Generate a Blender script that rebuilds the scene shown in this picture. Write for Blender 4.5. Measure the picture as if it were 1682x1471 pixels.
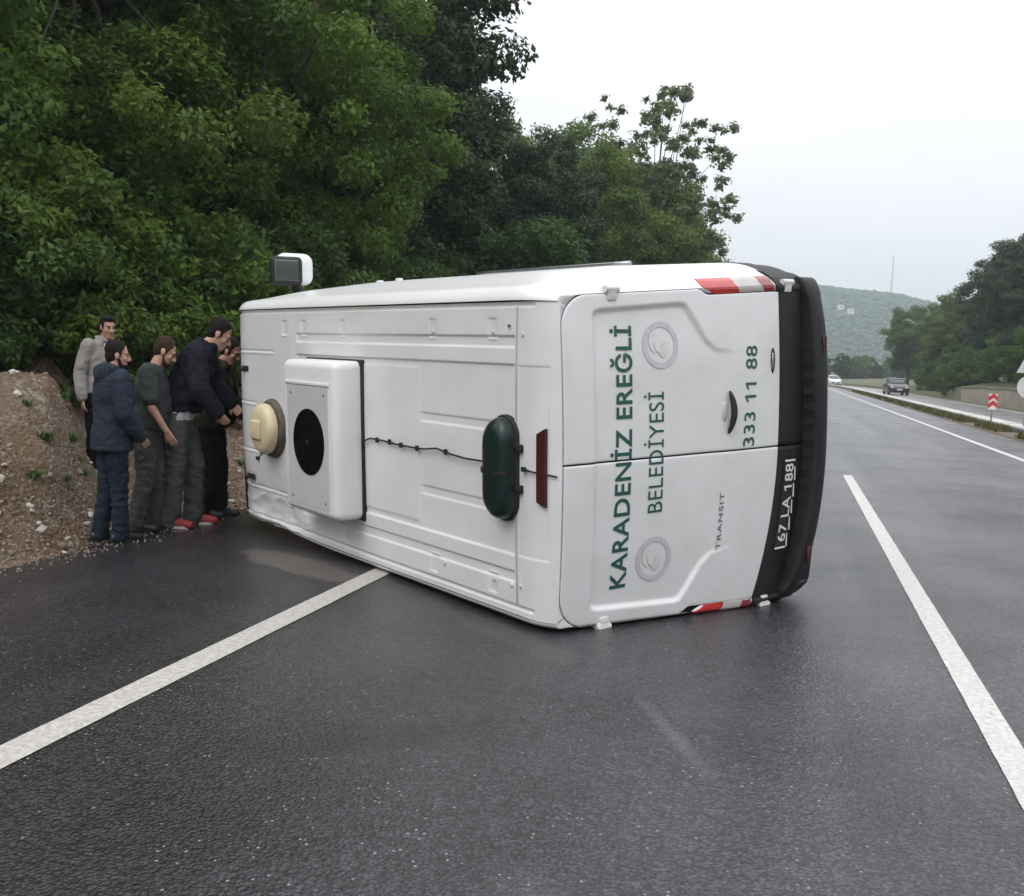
import bpy, bmesh, math, random
import numpy as np
from mathutils import Vector, Matrix, Euler, noise

# ------------------------------------------------------------------ scene reset
for o in list(bpy.data.objects):
    bpy.data.objects.remove(o)
SC = bpy.context.scene
COL = SC.collection
R = math.radians

# ------------------------------------------------------------------ camera
CAM_POS = Vector((0, 0, 1.4538))
c_rt = Vector((0.96368244, 0.26350664, 0.04336364))
c_up = Vector((-0.06432328, 0.07143803, 0.99536884))
c_fw = Vector((-0.25918849, 0.96200876, -0.08579318))
cam = bpy.data.cameras.new('camera')
camo = bpy.data.objects.new('camera', cam)
COL.objects.link(camo)
m = Matrix((c_rt, c_up, -c_fw)).transposed().to_4x4()
m.translation = CAM_POS
camo.matrix_world = m
cam.sensor_width = 36.0
cam.lens = 1653.6 / 1682 * 36.0
cam.clip_start = 0.05
cam.clip_end = 4000
SC.camera = camo

# ------------------------------------------------------------------ world: overcast sky
SUN_EL, SUN_AZ = 50, 203          # azimuth clockwise from +Y
W = bpy.data.worlds.new('World')
SC.world = W
W.use_nodes = True
nt = W.node_tree
for n in list(nt.nodes):
    nt.nodes.remove(n)
out = nt.nodes.new('ShaderNodeOutputWorld')
bg = nt.nodes.new('ShaderNodeBackground')
bg.inputs['Strength'].default_value = 0.1
sky = nt.nodes.new('ShaderNodeTexSky')
sky.sky_type = 'NISHITA'
sky.sun_disc = False
sky.sun_elevation = R(SUN_EL)
sky.sun_rotation = R(SUN_AZ)
sky.dust_density = 4.0
tc = nt.nodes.new('ShaderNodeTexCoord')
sep = nt.nodes.new('ShaderNodeSeparateXYZ')
nt.links.new(tc.outputs['Generated'], sep.inputs[0])
mr = nt.nodes.new('ShaderNodeMapRange')       # overcast: zenith about three times the horizon
mr.inputs['From Min'].default_value = 0.0
mr.inputs['From Max'].default_value = 1.0
mr.inputs['To Min'].default_value = 8.5
mr.inputs['To Max'].default_value = 21.5
nt.links.new(sep.outputs['Z'], mr.inputs['Value'])
cn = nt.nodes.new('ShaderNodeTexNoise')
cn.inputs['Scale'].default_value = 2.2
cn.inputs['Detail'].default_value = 5
cmap = nt.nodes.new('ShaderNodeMapping')
cmap.inputs['Scale'].default_value = (1, 1, 3.2)
nt.links.new(tc.outputs['Generated'], cmap.inputs[0])
nt.links.new(cmap.outputs[0], cn.inputs['Vector'])
cr = nt.nodes.new('ShaderNodeMapRange')
cr.inputs['From Min'].default_value = 0.3
cr.inputs['From Max'].default_value = 0.7
cr.inputs['To Min'].default_value = 0.93
cr.inputs['To Max'].default_value = 1.09
nt.links.new(cn.outputs['Fac'], cr.inputs['Value'])
mul = nt.nodes.new('ShaderNodeMath')
mul.operation = 'MULTIPLY'
nt.links.new(mr.outputs[0], mul.inputs[0])
nt.links.new(cr.outputs[0], mul.inputs[1])
tint = nt.nodes.new('ShaderNodeVectorMath')
tint.operation = 'SCALE'
tint.inputs[0].default_value = (0.985, 0.995, 1.02)
nt.links.new(mul.outputs[0], tint.inputs['Scale'])
mx = nt.nodes.new('ShaderNodeMix')
mx.data_type = 'RGBA'
mx.inputs['Factor'].default_value = 0.93
nt.links.new(sky.outputs[0], mx.inputs[6])
nt.links.new(tint.outputs[0], mx.inputs[7])
nt.links.new(mx.outputs[2], bg.inputs['Color'])
nt.links.new(bg.outputs[0], out.inputs['Surface'])

# ------------------------------------------------------------------ sun behind the cloud
sun = bpy.data.lights.new('sun', 'SUN')
sun.energy = 1.15
sun.angle = R(35)
sun.color = (1.0, 0.97, 0.93)
suno = bpy.data.objects.new('sun', sun)
COL.objects.link(suno)
az, el = R(SUN_AZ), R(SUN_EL)
sd = Vector((math.sin(az) * math.cos(el), math.cos(az) * math.cos(el), math.sin(el)))
suno.rotation_euler = sd.to_track_quat('Z', 'Y').to_euler()

# ------------------------------------------------------------------ exposure and render settings
vs = SC.view_settings
vs.view_transform = 'Standard'
vs.look = 'None'
vs.exposure = 0.0
vs.gamma = 1.0
vs.use_curve_mapping = False
SC.render.engine = 'CYCLES'
cy = SC.cycles
cy.max_bounces = 6
cy.diffuse_bounces = 3
cy.glossy_bounces = 3
cy.transmission_bounces = 4
cy.volume_bounces = 1
cy.transparent_max_bounces = 8
cy.use_denoising = True
cy.caustics_reflective = False
cy.caustics_refractive = False

# ================================================================== helpers
def tag(o, label=None, cat=None, group=None, kind=None):
    if label: o['label'] = label
    if cat: o['category'] = cat
    if group: o['group'] = group
    if kind: o['kind'] = kind
    return o

def link(name, me, mat=None, parent=None):
    o = bpy.data.objects.new(name, me)
    COL.objects.link(o)
    if mat is not None and me is not None:
        me.materials.clear()
        me.materials.append(mat)
    if parent is not None:
        o.parent = parent
    return o

def empty(name, loc=(0, 0, 0), rz=0.0):
    o = bpy.data.objects.new(name, None)
    COL.objects.link(o)
    o.location = loc
    o.rotation_euler = (0, 0, rz)
    o.empty_display_size = 0.2
    return o

def smooth(me, on=True):
    me.polygons.foreach_set('use_smooth', [on] * len(me.polygons))
    return me

def qmesh(name, V, Q, sm=True):
    """mesh from arrays: V (n,3), Q (m,4)"""
    V = np.asarray(V, dtype=np.float32)
    Q = np.asarray(Q, dtype=np.int32)
    me = bpy.data.meshes.new(name)
    me.vertices.add(len(V))
    me.vertices.foreach_set('co', V.ravel())
    k = Q.shape[1]
    me.loops.add(Q.size)
    me.loops.foreach_set('vertex_index', Q.ravel())
    me.polygons.add(len(Q))
    me.polygons.foreach_set('loop_start', np.arange(0, Q.size, k, dtype=np.int32))
    me.polygons.foreach_set('use_smooth', np.full(len(Q), sm))
    me.update(calc_edges=True)
    return me

def grid(name, A, sm=True, flip=False, closed_u=False, closed_v=False):
    """A: (nu,nv,3) array of points"""
    nu, nv, _ = A.shape
    iu = np.arange(nu if closed_u else nu - 1)
    iv = np.arange(nv if closed_v else nv - 1)
    I, J = np.meshgrid(iu, iv, indexing='ij')
    I2, J2 = (I + 1) % nu, (J + 1) % nv
    q = np.stack([I * nv + J, I2 * nv + J, I2 * nv + J2, I * nv + J2], -1).reshape(-1, 4)
    if flip:
        q = q[:, ::-1]
    return qmesh(name, A.reshape(-1, 3), q, sm)

class MB:
    """collects pieces into one bmesh"""
    def __init__(self):
        self.bm = bmesh.new()
    def box(self, c, s, rot=None, bev=0.0, seg=2):
        r = bmesh.ops.create_cube(self.bm, size=1.0)
        vs_ = r['verts']
        M = Matrix.Translation(c) @ (rot.to_4x4() if rot is not None else Matrix.Identity(4)) @ Matrix.Diagonal((s[0], s[1], s[2], 1))
        bmesh.ops.transform(self.bm, matrix=M, verts=vs_)
        if bev > 0:
            ed = list({e for v in vs_ for e in v.link_edges})
            bmesh.ops.bevel(self.bm, geom=ed, offset=bev, segments=seg, affect='EDGES', profile=0.5)
        return self
    def tube(self, pts, rad, n=8, cap=True, flat=None):
        pts = [Vector(p) for p in pts]
        rads = rad if isinstance(rad, (list, tuple)) else [rad] * len(pts)
        rings = []
        prev = None
        for i, p in enumerate(pts):
            if i == 0: d = pts[1] - pts[0]
            elif i == len(pts) - 1: d = pts[-1] - pts[-2]
            else: d = pts[i + 1] - pts[i - 1]
            d.normalize()
            if prev is None:
                a = Vector((0, 0, 1)) if abs(d.z) < 0.9 else Vector((1, 0, 0))
                u = d.cross(a).normalized()
            else:
                u = (prev - d * prev.dot(d)).normalized()
            prev = u
            v = d.cross(u)
            ring = []
            for k in range(n):
                t = 2 * math.pi * k / n
                ring.append(self.bm.verts.new(p + (u * math.cos(t) + v * math.sin(t)) * rads[i]))
            rings.append(ring)
        for a, b in zip(rings[:-1], rings[1:]):
            for k in range(n):
                self.bm.faces.new((a[k], a[(k + 1) % n], b[(k + 1) % n], b[k]))
        if cap:
            self.bm.faces.new(rings[0][::-1])
            self.bm.faces.new(rings[-1])
        return self
    def loft(self, rings, cap=True):
        """rings: list of lists of points (same length, closed)"""
        R_ = [[self.bm.verts.new(Vector(p)) for p in r] for r in rings]
        n = len(R_[0])
        for a, b in zip(R_[:-1], R_[1:]):
            for k in range(n):
                self.bm.faces.new((a[k], a[(k + 1) % n], b[(k + 1) % n], b[k]))
        if cap:
            self.bm.faces.new(R_[0][::-1])
            self.bm.faces.new(R_[-1])
        return self
    def ell(self, c, r, rot=None, u=14, v=10):
        q = bmesh.ops.create_uvsphere(self.bm, u_segments=u, v_segments=v, radius=1.0)
        M = Matrix.Translation(c) @ (rot.to_4x4() if rot is not None else Matrix.Identity(4)) @ Matrix.Diagonal((r[0], r[1], r[2], 1))
        bmesh.ops.transform(self.bm, matrix=M, verts=q['verts'])
        return self
    def cyl(self, p, q, r, n=16, r2=None):
        return self.tube([p, q], [r, r if r2 is None else r2], n=n)
    def poly(self, pts, d):
        """flat polygon extruded by vector d"""
        d = Vector(d)
        a = [self.bm.verts.new(Vector(p)) for p in pts]
        b = [self.bm.verts.new(Vector(p) + d) for p in pts]
        n = len(a)
        self.bm.faces.new(a[::-1]); self.bm.faces.new(b)
        for k in range(n):
            self.bm.faces.new((a[k], a[(k + 1) % n], b[(k + 1) % n], b[k]))
        return self
    def mesh(self, name, sm=False, autosm=None):
        bmesh.ops.recalc_face_normals(self.bm, faces=self.bm.faces)
        me = bpy.data.meshes.new(name)
        self.bm.to_mesh(me)
        self.bm.free()
        if sm: smooth(me)
        if autosm is not None:
            smooth(me)
            me.set_sharp_from_angle(angle=R(autosm))
        return me
    def build(self, name, mat, parent=None, sm=False, autosm=None):
        return link(name, self.mesh(name, sm, autosm), mat, parent)

def copy_tree(o, parent=None):
    c = o.copy()
    COL.objects.link(c)
    c.parent = parent
    for ch in [x for x in COL.objects if x.parent == o]:
        copy_tree(ch, c)
    return c

def sstep(a, b, x):
    t = np.clip((np.asarray(x, float) - a) / (b - a), 0, 1)
    return t * t * (3 - 2 * t)

def vnoise(P, scale=1.0, seed=0.0):
    off = Vector((seed * 13.7, seed * 7.1, seed * 3.3))
    return np.array([noise.noise(Vector(p) * scale + off) for p in P])

# ------------------------------------------------------------------ materials
MATS = {}
def mat(name, col, rough=0.5, metal=0.0, spec=0.5, coat=0.0, var=None, var_scale=5.0, bump=0.0, bump_scale=40.0,
        trans=0.0, coords='Object', detail=4, emit=None, var_rough=0.0, alpha=1.0, stretch=None):
    """Principled material with an optional second colour mixed in by noise, plus fine bump"""
    m_ = bpy.data.materials.new(name)
    m_.use_nodes = True
    t = m_.node_tree
    b = t.nodes['Principled BSDF']
    b.inputs['Base Color'].default_value = (*col, 1)
    b.inputs['Roughness'].default_value = rough
    b.inputs['Metallic'].default_value = metal
    b.inputs['Specular IOR Level'].default_value = spec
    b.inputs['Coat Weight'].default_value = coat
    b.inputs['Coat Roughness'].default_value = 0.08
    b.inputs['Transmission Weight'].default_value = trans
    if emit:
        b.inputs['Emission Color'].default_value = (*emit[0], 1)
        b.inputs['Emission Strength'].default_value = emit[1]
    tcn = t.nodes.new('ShaderNodeTexCoord')
    src = tcn.outputs[coords]
    if stretch:
        mp = t.nodes.new('ShaderNodeMapping')
        mp.inputs['Scale'].default_value = stretch
        t.links.new(src, mp.inputs[0])
        src = mp.outputs[0]
    if var is not None:
        n = t.nodes.new('ShaderNodeTexNoise')
        n.inputs['Scale'].default_value = var_scale
        n.inputs['Detail'].default_value = detail
        n.inputs['Roughness'].default_value = 0.6
        t.links.new(src, n.inputs['Vector'])
        rp = t.nodes.new('ShaderNodeMapRange')
        rp.inputs['From Min'].default_value = 0.35
        rp.inputs['From Max'].default_value = 0.68
        t.links.new(n.outputs['Fac'], rp.inputs['Value'])
        mxn = t.nodes.new('ShaderNodeMix')
        mxn.data_type = 'RGBA'
        mxn.inputs[6].default_value = (*col, 1)
        mxn.inputs[7].default_value = (*var, 1)
        t.links.new(rp.outputs[0], mxn.inputs['Factor'])
        t.links.new(mxn.outputs[2], b.inputs['Base Color'])
        if var_rough:
            ma = t.nodes.new('ShaderNodeMath')
            ma.operation = 'MULTIPLY_ADD'
            ma.inputs[1].default_value = var_rough
            ma.inputs[2].default_value = rough
            t.links.new(rp.outputs[0], ma.inputs[0])
            t.links.new(ma.outputs[0], b.inputs['Roughness'])
    if bump:
        n2 = t.nodes.new('ShaderNodeTexNoise')
        n2.inputs['Scale'].default_value = bump_scale
        n2.inputs['Detail'].default_value = 3
        t.links.new(src, n2.inputs['Vector'])
        bp = t.nodes.new('ShaderNodeBump')
        bp.inputs['Strength'].default_value = bump
        bp.inputs['Distance'].default_value = 0.02
        t.links.new(n2.outputs['Fac'], bp.inputs['Height'])
        t.links.new(bp.outputs[0], b.inputs['Normal'])
    MATS[name] = m_
    return m_

def leaf_mat(name, dark, light, hue_var=0.02, transl=0.3):
    m_ = bpy.data.materials.new(name)
    m_.use_nodes = True
    t = m_.node_tree
    b = t.nodes['Principled BSDF']
    o = t.nodes['Material Output']
    at = t.nodes.new('ShaderNodeAttribute')
    at.attribute_name = 'tint'
    oi = t.nodes.new('ShaderNodeObjectInfo')
    mxn = t.nodes.new('ShaderNodeMix')
    mxn.data_type = 'RGBA'
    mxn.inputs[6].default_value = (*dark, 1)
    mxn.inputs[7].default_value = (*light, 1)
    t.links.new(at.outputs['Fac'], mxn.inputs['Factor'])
    hs = t.nodes.new('ShaderNodeHueSaturation')
    mr_ = t.nodes.new('ShaderNodeMapRange')
    mr_.inputs['To Min'].default_value = 0.5 - hue_var
    mr_.inputs['To Max'].default_value = 0.5 + hue_var
    t.links.new(oi.outputs['Random'], mr_.inputs['Value'])
    t.links.new(mr_.outputs[0], hs.inputs['Hue'])
    t.links.new(mxn.outputs[2], hs.inputs['Color'])
    t.links.new(hs.outputs[0], b.inputs['Base Color'])
    b.inputs['Roughness'].default_value = 0.55
    b.inputs['Specular IOR Level'].default_value = 0.3
    tr = t.nodes.new('ShaderNodeBsdfTranslucent')
    t.links.new(hs.outputs[0], tr.inputs['Color'])
    ms = t.nodes.new('ShaderNodeMixShader')
    ms.inputs[0].default_value = transl
    t.links.new(b.outputs[0], ms.inputs[1])
    t.links.new(tr.outputs[0], ms.inputs[2])
    t.links.new(ms.outputs[0], o.inputs['Surface'])
    return m_

# ================================================================== the setting
def bend(Y):
    """the highway swings left well beyond the van"""
    y = np.maximum(0.0, np.asarray(Y, float) - 110.0)
    return -0.0016 * y * y

def road_z(X):
    """crossfall of the hard shoulder, left of the edge line"""
    return -0.1 * np.clip((-2.65 - np.asarray(X, float)) / 2.43, 0, 1)

def asphalt_mat(name, dark, light, chip, stains=False):
    m_ = bpy.data.materials.new(name)
    m_.use_nodes = True
    t = m_.node_tree
    b = t.nodes['Principled BSDF']
    L = t.links.new
    def N(k): return t.nodes.new(k)
    def math_(op, a, b_=None):
        n = N('ShaderNodeMath'); n.operation = op
        for i, x in enumerate((a, b_)):
            if x is None: continue
            if isinstance(x, (int, float)): n.inputs[i].default_value = x
            else: L(x, n.inputs[i])
        return n.outputs[0]
    def rng(v, a, b_, c, d, clamp=True):
        n = N('ShaderNodeMapRange'); n.clamp = clamp
        L(v, n.inputs['Value'])
        for k, x in zip(('From Min', 'From Max', 'To Min', 'To Max'), (a, b_, c, d)):
            n.inputs[k].default_value = x
        return n.outputs[0]
    tcn = N('ShaderNodeTexCoord')
    pos = tcn.outputs['Object']
    def noise_(sc, det=4, stretch=None, rough=0.6):
        n = N('ShaderNodeTexNoise')
        n.inputs['Scale'].default_value = sc
        n.inputs['Detail'].default_value = det
        n.inputs['Roughness'].default_value = rough
        if stretch:
            mp = N('ShaderNodeMapping'); mp.inputs['Scale'].default_value = stretch
            L(pos, mp.inputs[0]); L(mp.outputs[0], n.inputs['Vector'])
        else:
            L(pos, n.inputs['Vector'])
        return n.outputs['Fac']
    big = noise_(0.55, 5)
    tracks = noise_(1.0, 3, (1.1, 0.045, 1))
    fine = noise_(90, 2, None, 0.7)
    f = math_('ADD', math_('MULTIPLY', big, 0.55), math_('MULTIPLY', tracks, 0.45))
    f = rng(f, 0.40, 0.60, 0, 1)
    mixa = N('ShaderNodeMix'); mixa.data_type = 'RGBA'
    mixa.inputs[6].default_value = (*dark, 1); mixa.inputs[7].default_value = (*light, 1)
    L(f, mixa.inputs['Factor'])
    # aggregate: dark binder between stones, a few pale chips
    vor = N('ShaderNodeTexVoronoi'); vor.inputs['Scale'].default_value = 66
    L(pos, vor.inputs['Vector'])
    sepc = N('ShaderNodeSeparateColor'); L(vor.outputs['Color'], sepc.inputs[0])
    stone = math_('MULTIPLY', rng(vor.outputs['Distance'], 0.15, 0.62, 1.35, 0.40), rng(sepc.outputs[1], 0.0, 1.0, 0.7, 1.32))
    patch = rng(noise_(1.3, 3), 0.42, 0.6, 0.992, 0.955)
    chipm = math_('MULTIPLY', math_('GREATER_THAN', sepc.outputs[0], patch), rng(vor.outputs['Distance'], 0.22, 0.38, 1, 0))
    tone = math_('MULTIPLY', stone, math_('MULTIPLY', rng(fine, 0.3, 0.7, 0.62, 1.38), rng(noise_(17, 5), 0.32, 0.68, 0.68, 1.34)))
    # wet sheen of the right-hand lanes painted in: base colour brightens with X
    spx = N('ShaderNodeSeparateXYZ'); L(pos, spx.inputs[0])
    lane_sheen = rng(math_('ADD', spx.outputs['X'], math_('MULTIPLY', math_('SUBTRACT', big, 0.5), 1.6)), -1.6, 2.6, 1.0, 2.9)
    tone = math_('MULTIPLY', tone, lane_sheen)
    scl = N('ShaderNodeVectorMath'); scl.operation = 'SCALE'
    L(mixa.outputs[2], scl.inputs[0]); L(tone, scl.inputs['Scale'])
    mixb = N('ShaderNodeMix'); mixb.data_type = 'RGBA'
    mixb.inputs[7].default_value = (*chip, 1)
    L(chipm, mixb.inputs['Factor']); L(scl.outputs[0], mixb.inputs[6])
    col = mixb.outputs[2]
    rough = rng(math_('ADD', math_('MULTIPLY', big, 0.5), math_('MULTIPLY', fine, 0.5)), 0.35, 0.65, 0.22, 0.38)
    if stains:
        def blob(px, py, ang, ln, wd, soft=0.6, amp=0.9, nsc=2.5):
            mp = N('ShaderNodeMapping'); mp.vector_type = 'TEXTURE'
            mp.inputs['Location'].default_value = (px, py, 0)
            mp.inputs['Rotation'].default_value = (0, 0, ang)
            mp.inputs['Scale'].default_value = (ln, wd, 1e3)
            L(pos, mp.inputs[0])
            ln_ = N('ShaderNodeVectorMath'); ln_.operation = 'LENGTH'; L(mp.outputs[0], ln_.inputs[0])
            d = math_('ADD', ln_.outputs['Value'], math_('MULTIPLY', math_('SUBTRACT', noise_(nsc, 5), 0.5), amp * 2))
            return rng(d, 1.0 - soft, 1.0, 1, 0)
        def over(col, mask, c, k):
            mm = N('ShaderNodeMix'); mm.data_type = 'RGBA'
            mm.inputs[7].default_value = (*c, 1)
            L(math_('MULTIPLY', mask, k), mm.inputs['Factor']); L(col, mm.inputs[6])
            return mm.outputs[2]
        # oily smear, dusty scrape left by the van, damp patches by its roof
        oil = blob(-1.45, 3.45, R(38), 0.62, 0.16, 0.7, 0.6, 6)
        col = over(col, oil, (0.008, 0.008, 0.009), 0.85)
        scr = blob(-0.35, 3.95, R(-64), 0.62, 0.05, 0.9, 0.55, 6)
        col = over(col, scr, (0.15, 0.145, 0.145), 0.36)
        scr2 = blob(-0.55, 2.5, R(-50), 0.3, 0.16, 0.9, 0.6, 6)
        col = over(col, scr2, (0.12, 0.115, 0.115), 0.22)
        wet = blob(-3.25, 6.35, R(-35), 0.85, 0.22, 0.25, 0.5, 2.6)
        wet2 = blob(-1.35, 5.1, R(-40), 0.7, 0.14, 0.3, 0.6, 3.5)
        wet3 = blob(0.22, 5.72, R(25), 0.28, 0.05, 0.3, 0.6, 4)
        wm = math_('MAXIMUM', math_('MAXIMUM', wet, math_('MULTIPLY', wet2, 0.3)), math_('MULTIPLY', wet3, 0.0))
        col = over(col, wm, (0.115, 0.102, 0.09), 0.75)
        rr = N('ShaderNodeMix'); L(wm, rr.inputs['Factor']); L(rough, rr.inputs[2]); rr.inputs[3].default_value = 0.28
        rough = rr.outputs[0]
    L(col, b.inputs['Base Color'])
    L(rough, b.inputs['Roughness'])
    b.inputs['Specular IOR Level'].default_value = 0.5
    # thin film of rain water, patchy
    L(rng(math_('ADD', math_('MULTIPLY', big, 0.5), math_('MULTIPLY', tracks, 0.5)), 0.40, 0.60, 0.06, 0.34), b.inputs['Coat Weight'])
    b.inputs['Coat Roughness'].default_value = 0.30
    bp = N('ShaderNodeBump')
    bp.inputs['Strength'].default_value = 0.8
    bp.inputs['Distance'].default_value = 0.006
    hsum = math_('ADD', math_('MULTIPLY', vor.outputs['Distance'], -1.0), math_('MULTIPLY', fine, 1.2))
    L(hsum, bp.inputs['Height'])
    L(bp.outputs[0], b.inputs['Normal'])
    return m_

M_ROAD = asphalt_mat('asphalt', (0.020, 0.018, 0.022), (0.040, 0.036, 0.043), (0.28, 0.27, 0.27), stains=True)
M_ROAD2 = asphalt_mat('asphalt_old', (0.075, 0.073, 0.075), (0.11, 0.107, 0.108), (0.25, 0.24, 0.24))

def paint_mat(name, col, wear):
    m_ = mat(name, col, rough=0.5, var=wear, var_scale=38, detail=6, bump=0.5, bump_scale=160)
    return m_
M_LINE = paint_mat('road_paint', (0.56, 0.54, 0.50), (0.36, 0.34, 0.31))
M_LINE_FAR = paint_mat('road_paint_white', (0.68, 0.67, 0.65), (0.44, 0.43, 0.41))

def strip(name, x0, x1, ys, z, mt, nx=2, zfun=None):
    ys = np.asarray(ys, float)
    xs = np.linspace(x0, x1, nx)
    A = np.zeros((len(ys), nx, 3))
    for j, x in enumerate(xs):
        A[:, j, 0] = x + bend(ys)
        A[:, j, 1] = ys
        A[:, j, 2] = z + (zfun(x) if zfun else 0)
    return tag(link(name, grid(name, A, flip=True), mt), kind='structure')

YS = np.concatenate([np.arange(-30, 110, 5.0), np.arange(110, 420, 6.0)])
# main carriageway with its sloping shoulder and an uneven asphalt edge
ysr = np.concatenate([np.arange(-30, 0, 2.0), np.arange(0, 16, 0.12), np.arange(16, 110, 2.0), np.arange(110, 420, 6.0)])
xs_r = np.array([-5.08, -4.6, -4.0, -3.3, -2.65, 0.0, 2.5, 5.75])
A = np.zeros((len(ysr), len(xs_r), 3))
for j, x in enumerate(xs_r):
    A[:, j, 0] = x + bend(ysr)
    A[:, j, 1] = ysr
    A[:, j, 2] = road_z(x)
edge = np.array([noise.noise(Vector((0, y * 0.9, 0))) * 0.07 + noise.noise(Vector((3, y * 4, 0))) * 0.035 for y in ysr])
A[:, 0, 0] += edge
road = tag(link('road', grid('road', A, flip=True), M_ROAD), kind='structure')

def marking(name, x0, x1, ys, mt, zoff=0.004, lab=None):
    ys = np.asarray(ys, float)
    A = np.zeros((len(ys), 2, 3))
    for j, x in enumerate((x0, x1)):
        jit = np.array([noise.noise(Vector((j * 9.1 + x, y * 6.0, 1))) * 0.003 for y in ys])
        A[:, j, 0] = x + bend(ys) + jit
        A[:, j, 1] = ys
        A[:, j, 2] = road_z(x) + zoff
    return tag(link(name, grid(name, A, flip=True), mt), kind='structure')

yl = np.concatenate([np.arange(-10, 14, 0.08), np.arange(14, 110, 3.0), np.arange(110, 330, 6.0)])
marking('road_edge_line', -2.635, -2.485, yl, M_LINE)
marking('road_median_line', 4.335, 4.485, yl[yl < 320], M_LINE_FAR)
for a in [(-2.0, 15.5), (27.5, 36.5), (48.5, 57.5), (69.5, 78.5), (90.5, 99.5)]:
    marking('lane_dash', 0.873, 1.003, np.arange(a[0], a[1] + 0.01, 0.09 if a[0] < 0 else 0.5), M_LINE_FAR)

# median: kerb, pale concrete channel, grass strip
M_CONC = mat('concrete_pale', (0.58, 0.57, 0.54), 0.85, var=(0.36, 0.35, 0.33), var_scale=1.5, bump=0.3, bump_scale=30)
M_KERB = mat('concrete_kerb', (0.20, 0.195, 0.18), 0.9, var=(0.10, 0.10, 0.085), var_scale=0.8, bump=0.4, bump_scale=30)
M_DIRT = mat('dirt', (0.16, 0.12, 0.085), 0.95, var=(0.10, 0.075, 0.05), var_scale=3.0, bump=0.6, bump_scale=25)
M_SOIL = mat('forest_floor', (0.035, 0.032, 0.018), 0.95, var=(0.02, 0.03, 0.01), var_scale=2.0, bump=0.6, bump_scale=10)

def profile_strip(name, prof, mt, ys=YS):
    prof = np.array(prof)
    A = np.zeros((len(ys), len(prof), 3))
    A[:, :, 0] = prof[None, :, 0] + bend(ys)[:, None]
    A[:, :, 1] = np.asarray(ys)[:, None]
    A[:, :, 2] = prof[None, :, 1]
    return tag(link(name, grid(name, A, sm=False, flip=True), mt), kind='structure')
profile_strip('median_verge', [(5.70, -0.05), (5.76, 0.03), (6.0, 0.06), (6.36, 0.06)], M_DIRT)
profile_strip('median_kerb', [(6.35, -0.05), (6.35, 0.17), (6.38, 0.195), (6.50, 0.195), (6.51, 0.16)], M_KERB)
profile_strip('median_channel', [(6.505, 0.175), (6.60, 0.165), (6.9, 0.14), (7.20, 0.165), (7.28, 0.17), (7.30, 0.15), (7.30, -0.05)], M_CONC)
strip('opposite_road', 7.29, 11.9, YS, -0.02, M_ROAD2)
marking('opposite_edge_line', 11.15, 11.30, np.arange(10, 330, 5.0), M_LINE_FAR, zoff=-0.014)

# big ground sheet reaching the horizon
gx = np.array([-1500, -300, -62, 12, 40, 300, 1500.0]); gy = np.array([-300, -30, 60, 200, 420, 900, 3000.0])
G = np.zeros((len(gy), len(gx), 3)); G[:, :, 0] = gx[None]; G[:, :, 1] = gy[:, None]; G[:, :, 2] = -0.4
M_FIELD = mat('far_ground', (0.035, 0.055, 0.022), 0.95, var=(0.05, 0.06, 0.03), var_scale=0.05)
tag(link('ground', grid('ground', G, flip=True), M_FIELD), kind='structure')

# left bank: spoil heap of earth and gravel beside the shoulder, then rising forest floor
def bank_z(X, Y):
    X = np.asarray(X, float); Y = np.asarray(Y, float)
    d = -5.05 - X
    base = -0.10 + (0.15 + 0.38 * sstep(8.8, 11.0, Y)) * sstep(0.0, 1.6, d)
    e_ = (X + 5.28) + (Y - 6.85) * 0.85
    heap = 1.07 * np.exp(-((X + 6.95) / 1.45) ** 2 * np.where(X < -6.95, 0.5, 1.0)) * sstep(0.0, 0.75, d) * sstep(0.28, -0.50, e_) * (0.85 + 0.15 * sstep(2, 6, Y))
    rise = 0.30 * np.maximum(0, -8.8 - X) + 0.012 * np.maximum(0, -8.8 - X) ** 1.6
    return base + heap + rise + 0.5 * sstep(7.2, 9.0, -X) * sstep(8.0, 10.0, Y)

bx = np.concatenate([-4.90 - np.arange(0, 5.0, 0.045), np.arange(-10.2, -30, -0.8), np.arange(-30, -75, -4.0)])
by = np.concatenate([np.arange(-30, 2, 2.0), np.arange(2, 12.5, 0.05), np.arange(12.5, 30, 0.6), np.arange(30, 120, 4.0), np.arange(120, 420, 12.0)])
BX, BY = np.meshgrid(bx, by)
BZ = bank_z(BX, BY)
P = np.stack([BX, BY, BZ], -1).reshape(-1, 3)
near = (P[:, 0] > -10.2) & (P[:, 1] > 2) & (P[:, 1] < 12.5)
dn = np.zeros(len(P))
pn = P[near]
dn[near] = 0.16 * vnoise(pn * [1, 1, 0.4], 1.1, 1) + 0.075 * vnoise(pn * [1, 1, 0.4], 3.2, 2) + 0.03 * vnoise(pn, 9.0, 3)
damp = sstep(0.0, 0.35, -5.02 - P[:, 0])
P[:, 2] += dn * damp
P[:, 2] -= 0.05 * (1 - damp) + 0.02
P[:, 0] += bend(P[:, 1])
def ground_at(x, y):
    """height of the bank under a point"""
    v = np.array([[x, y, float(bank_z(x, y))]])
    d_ = 0.16 * vnoise(v * [1, 1, 0.4], 1.1, 1) + 0.075 * vnoise(v * [1, 1, 0.4], 3.2, 2) + 0.03 * vnoise(v, 9.0, 3)
    k = float(sstep(0.0, 0.35, -5.02 - x))
    return float(v[0, 2] + (d_[0] * k if (-10.2 < x and 2 < y < 12.5) else 0) - 0.05 * (1 - k) - 0.02)

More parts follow.
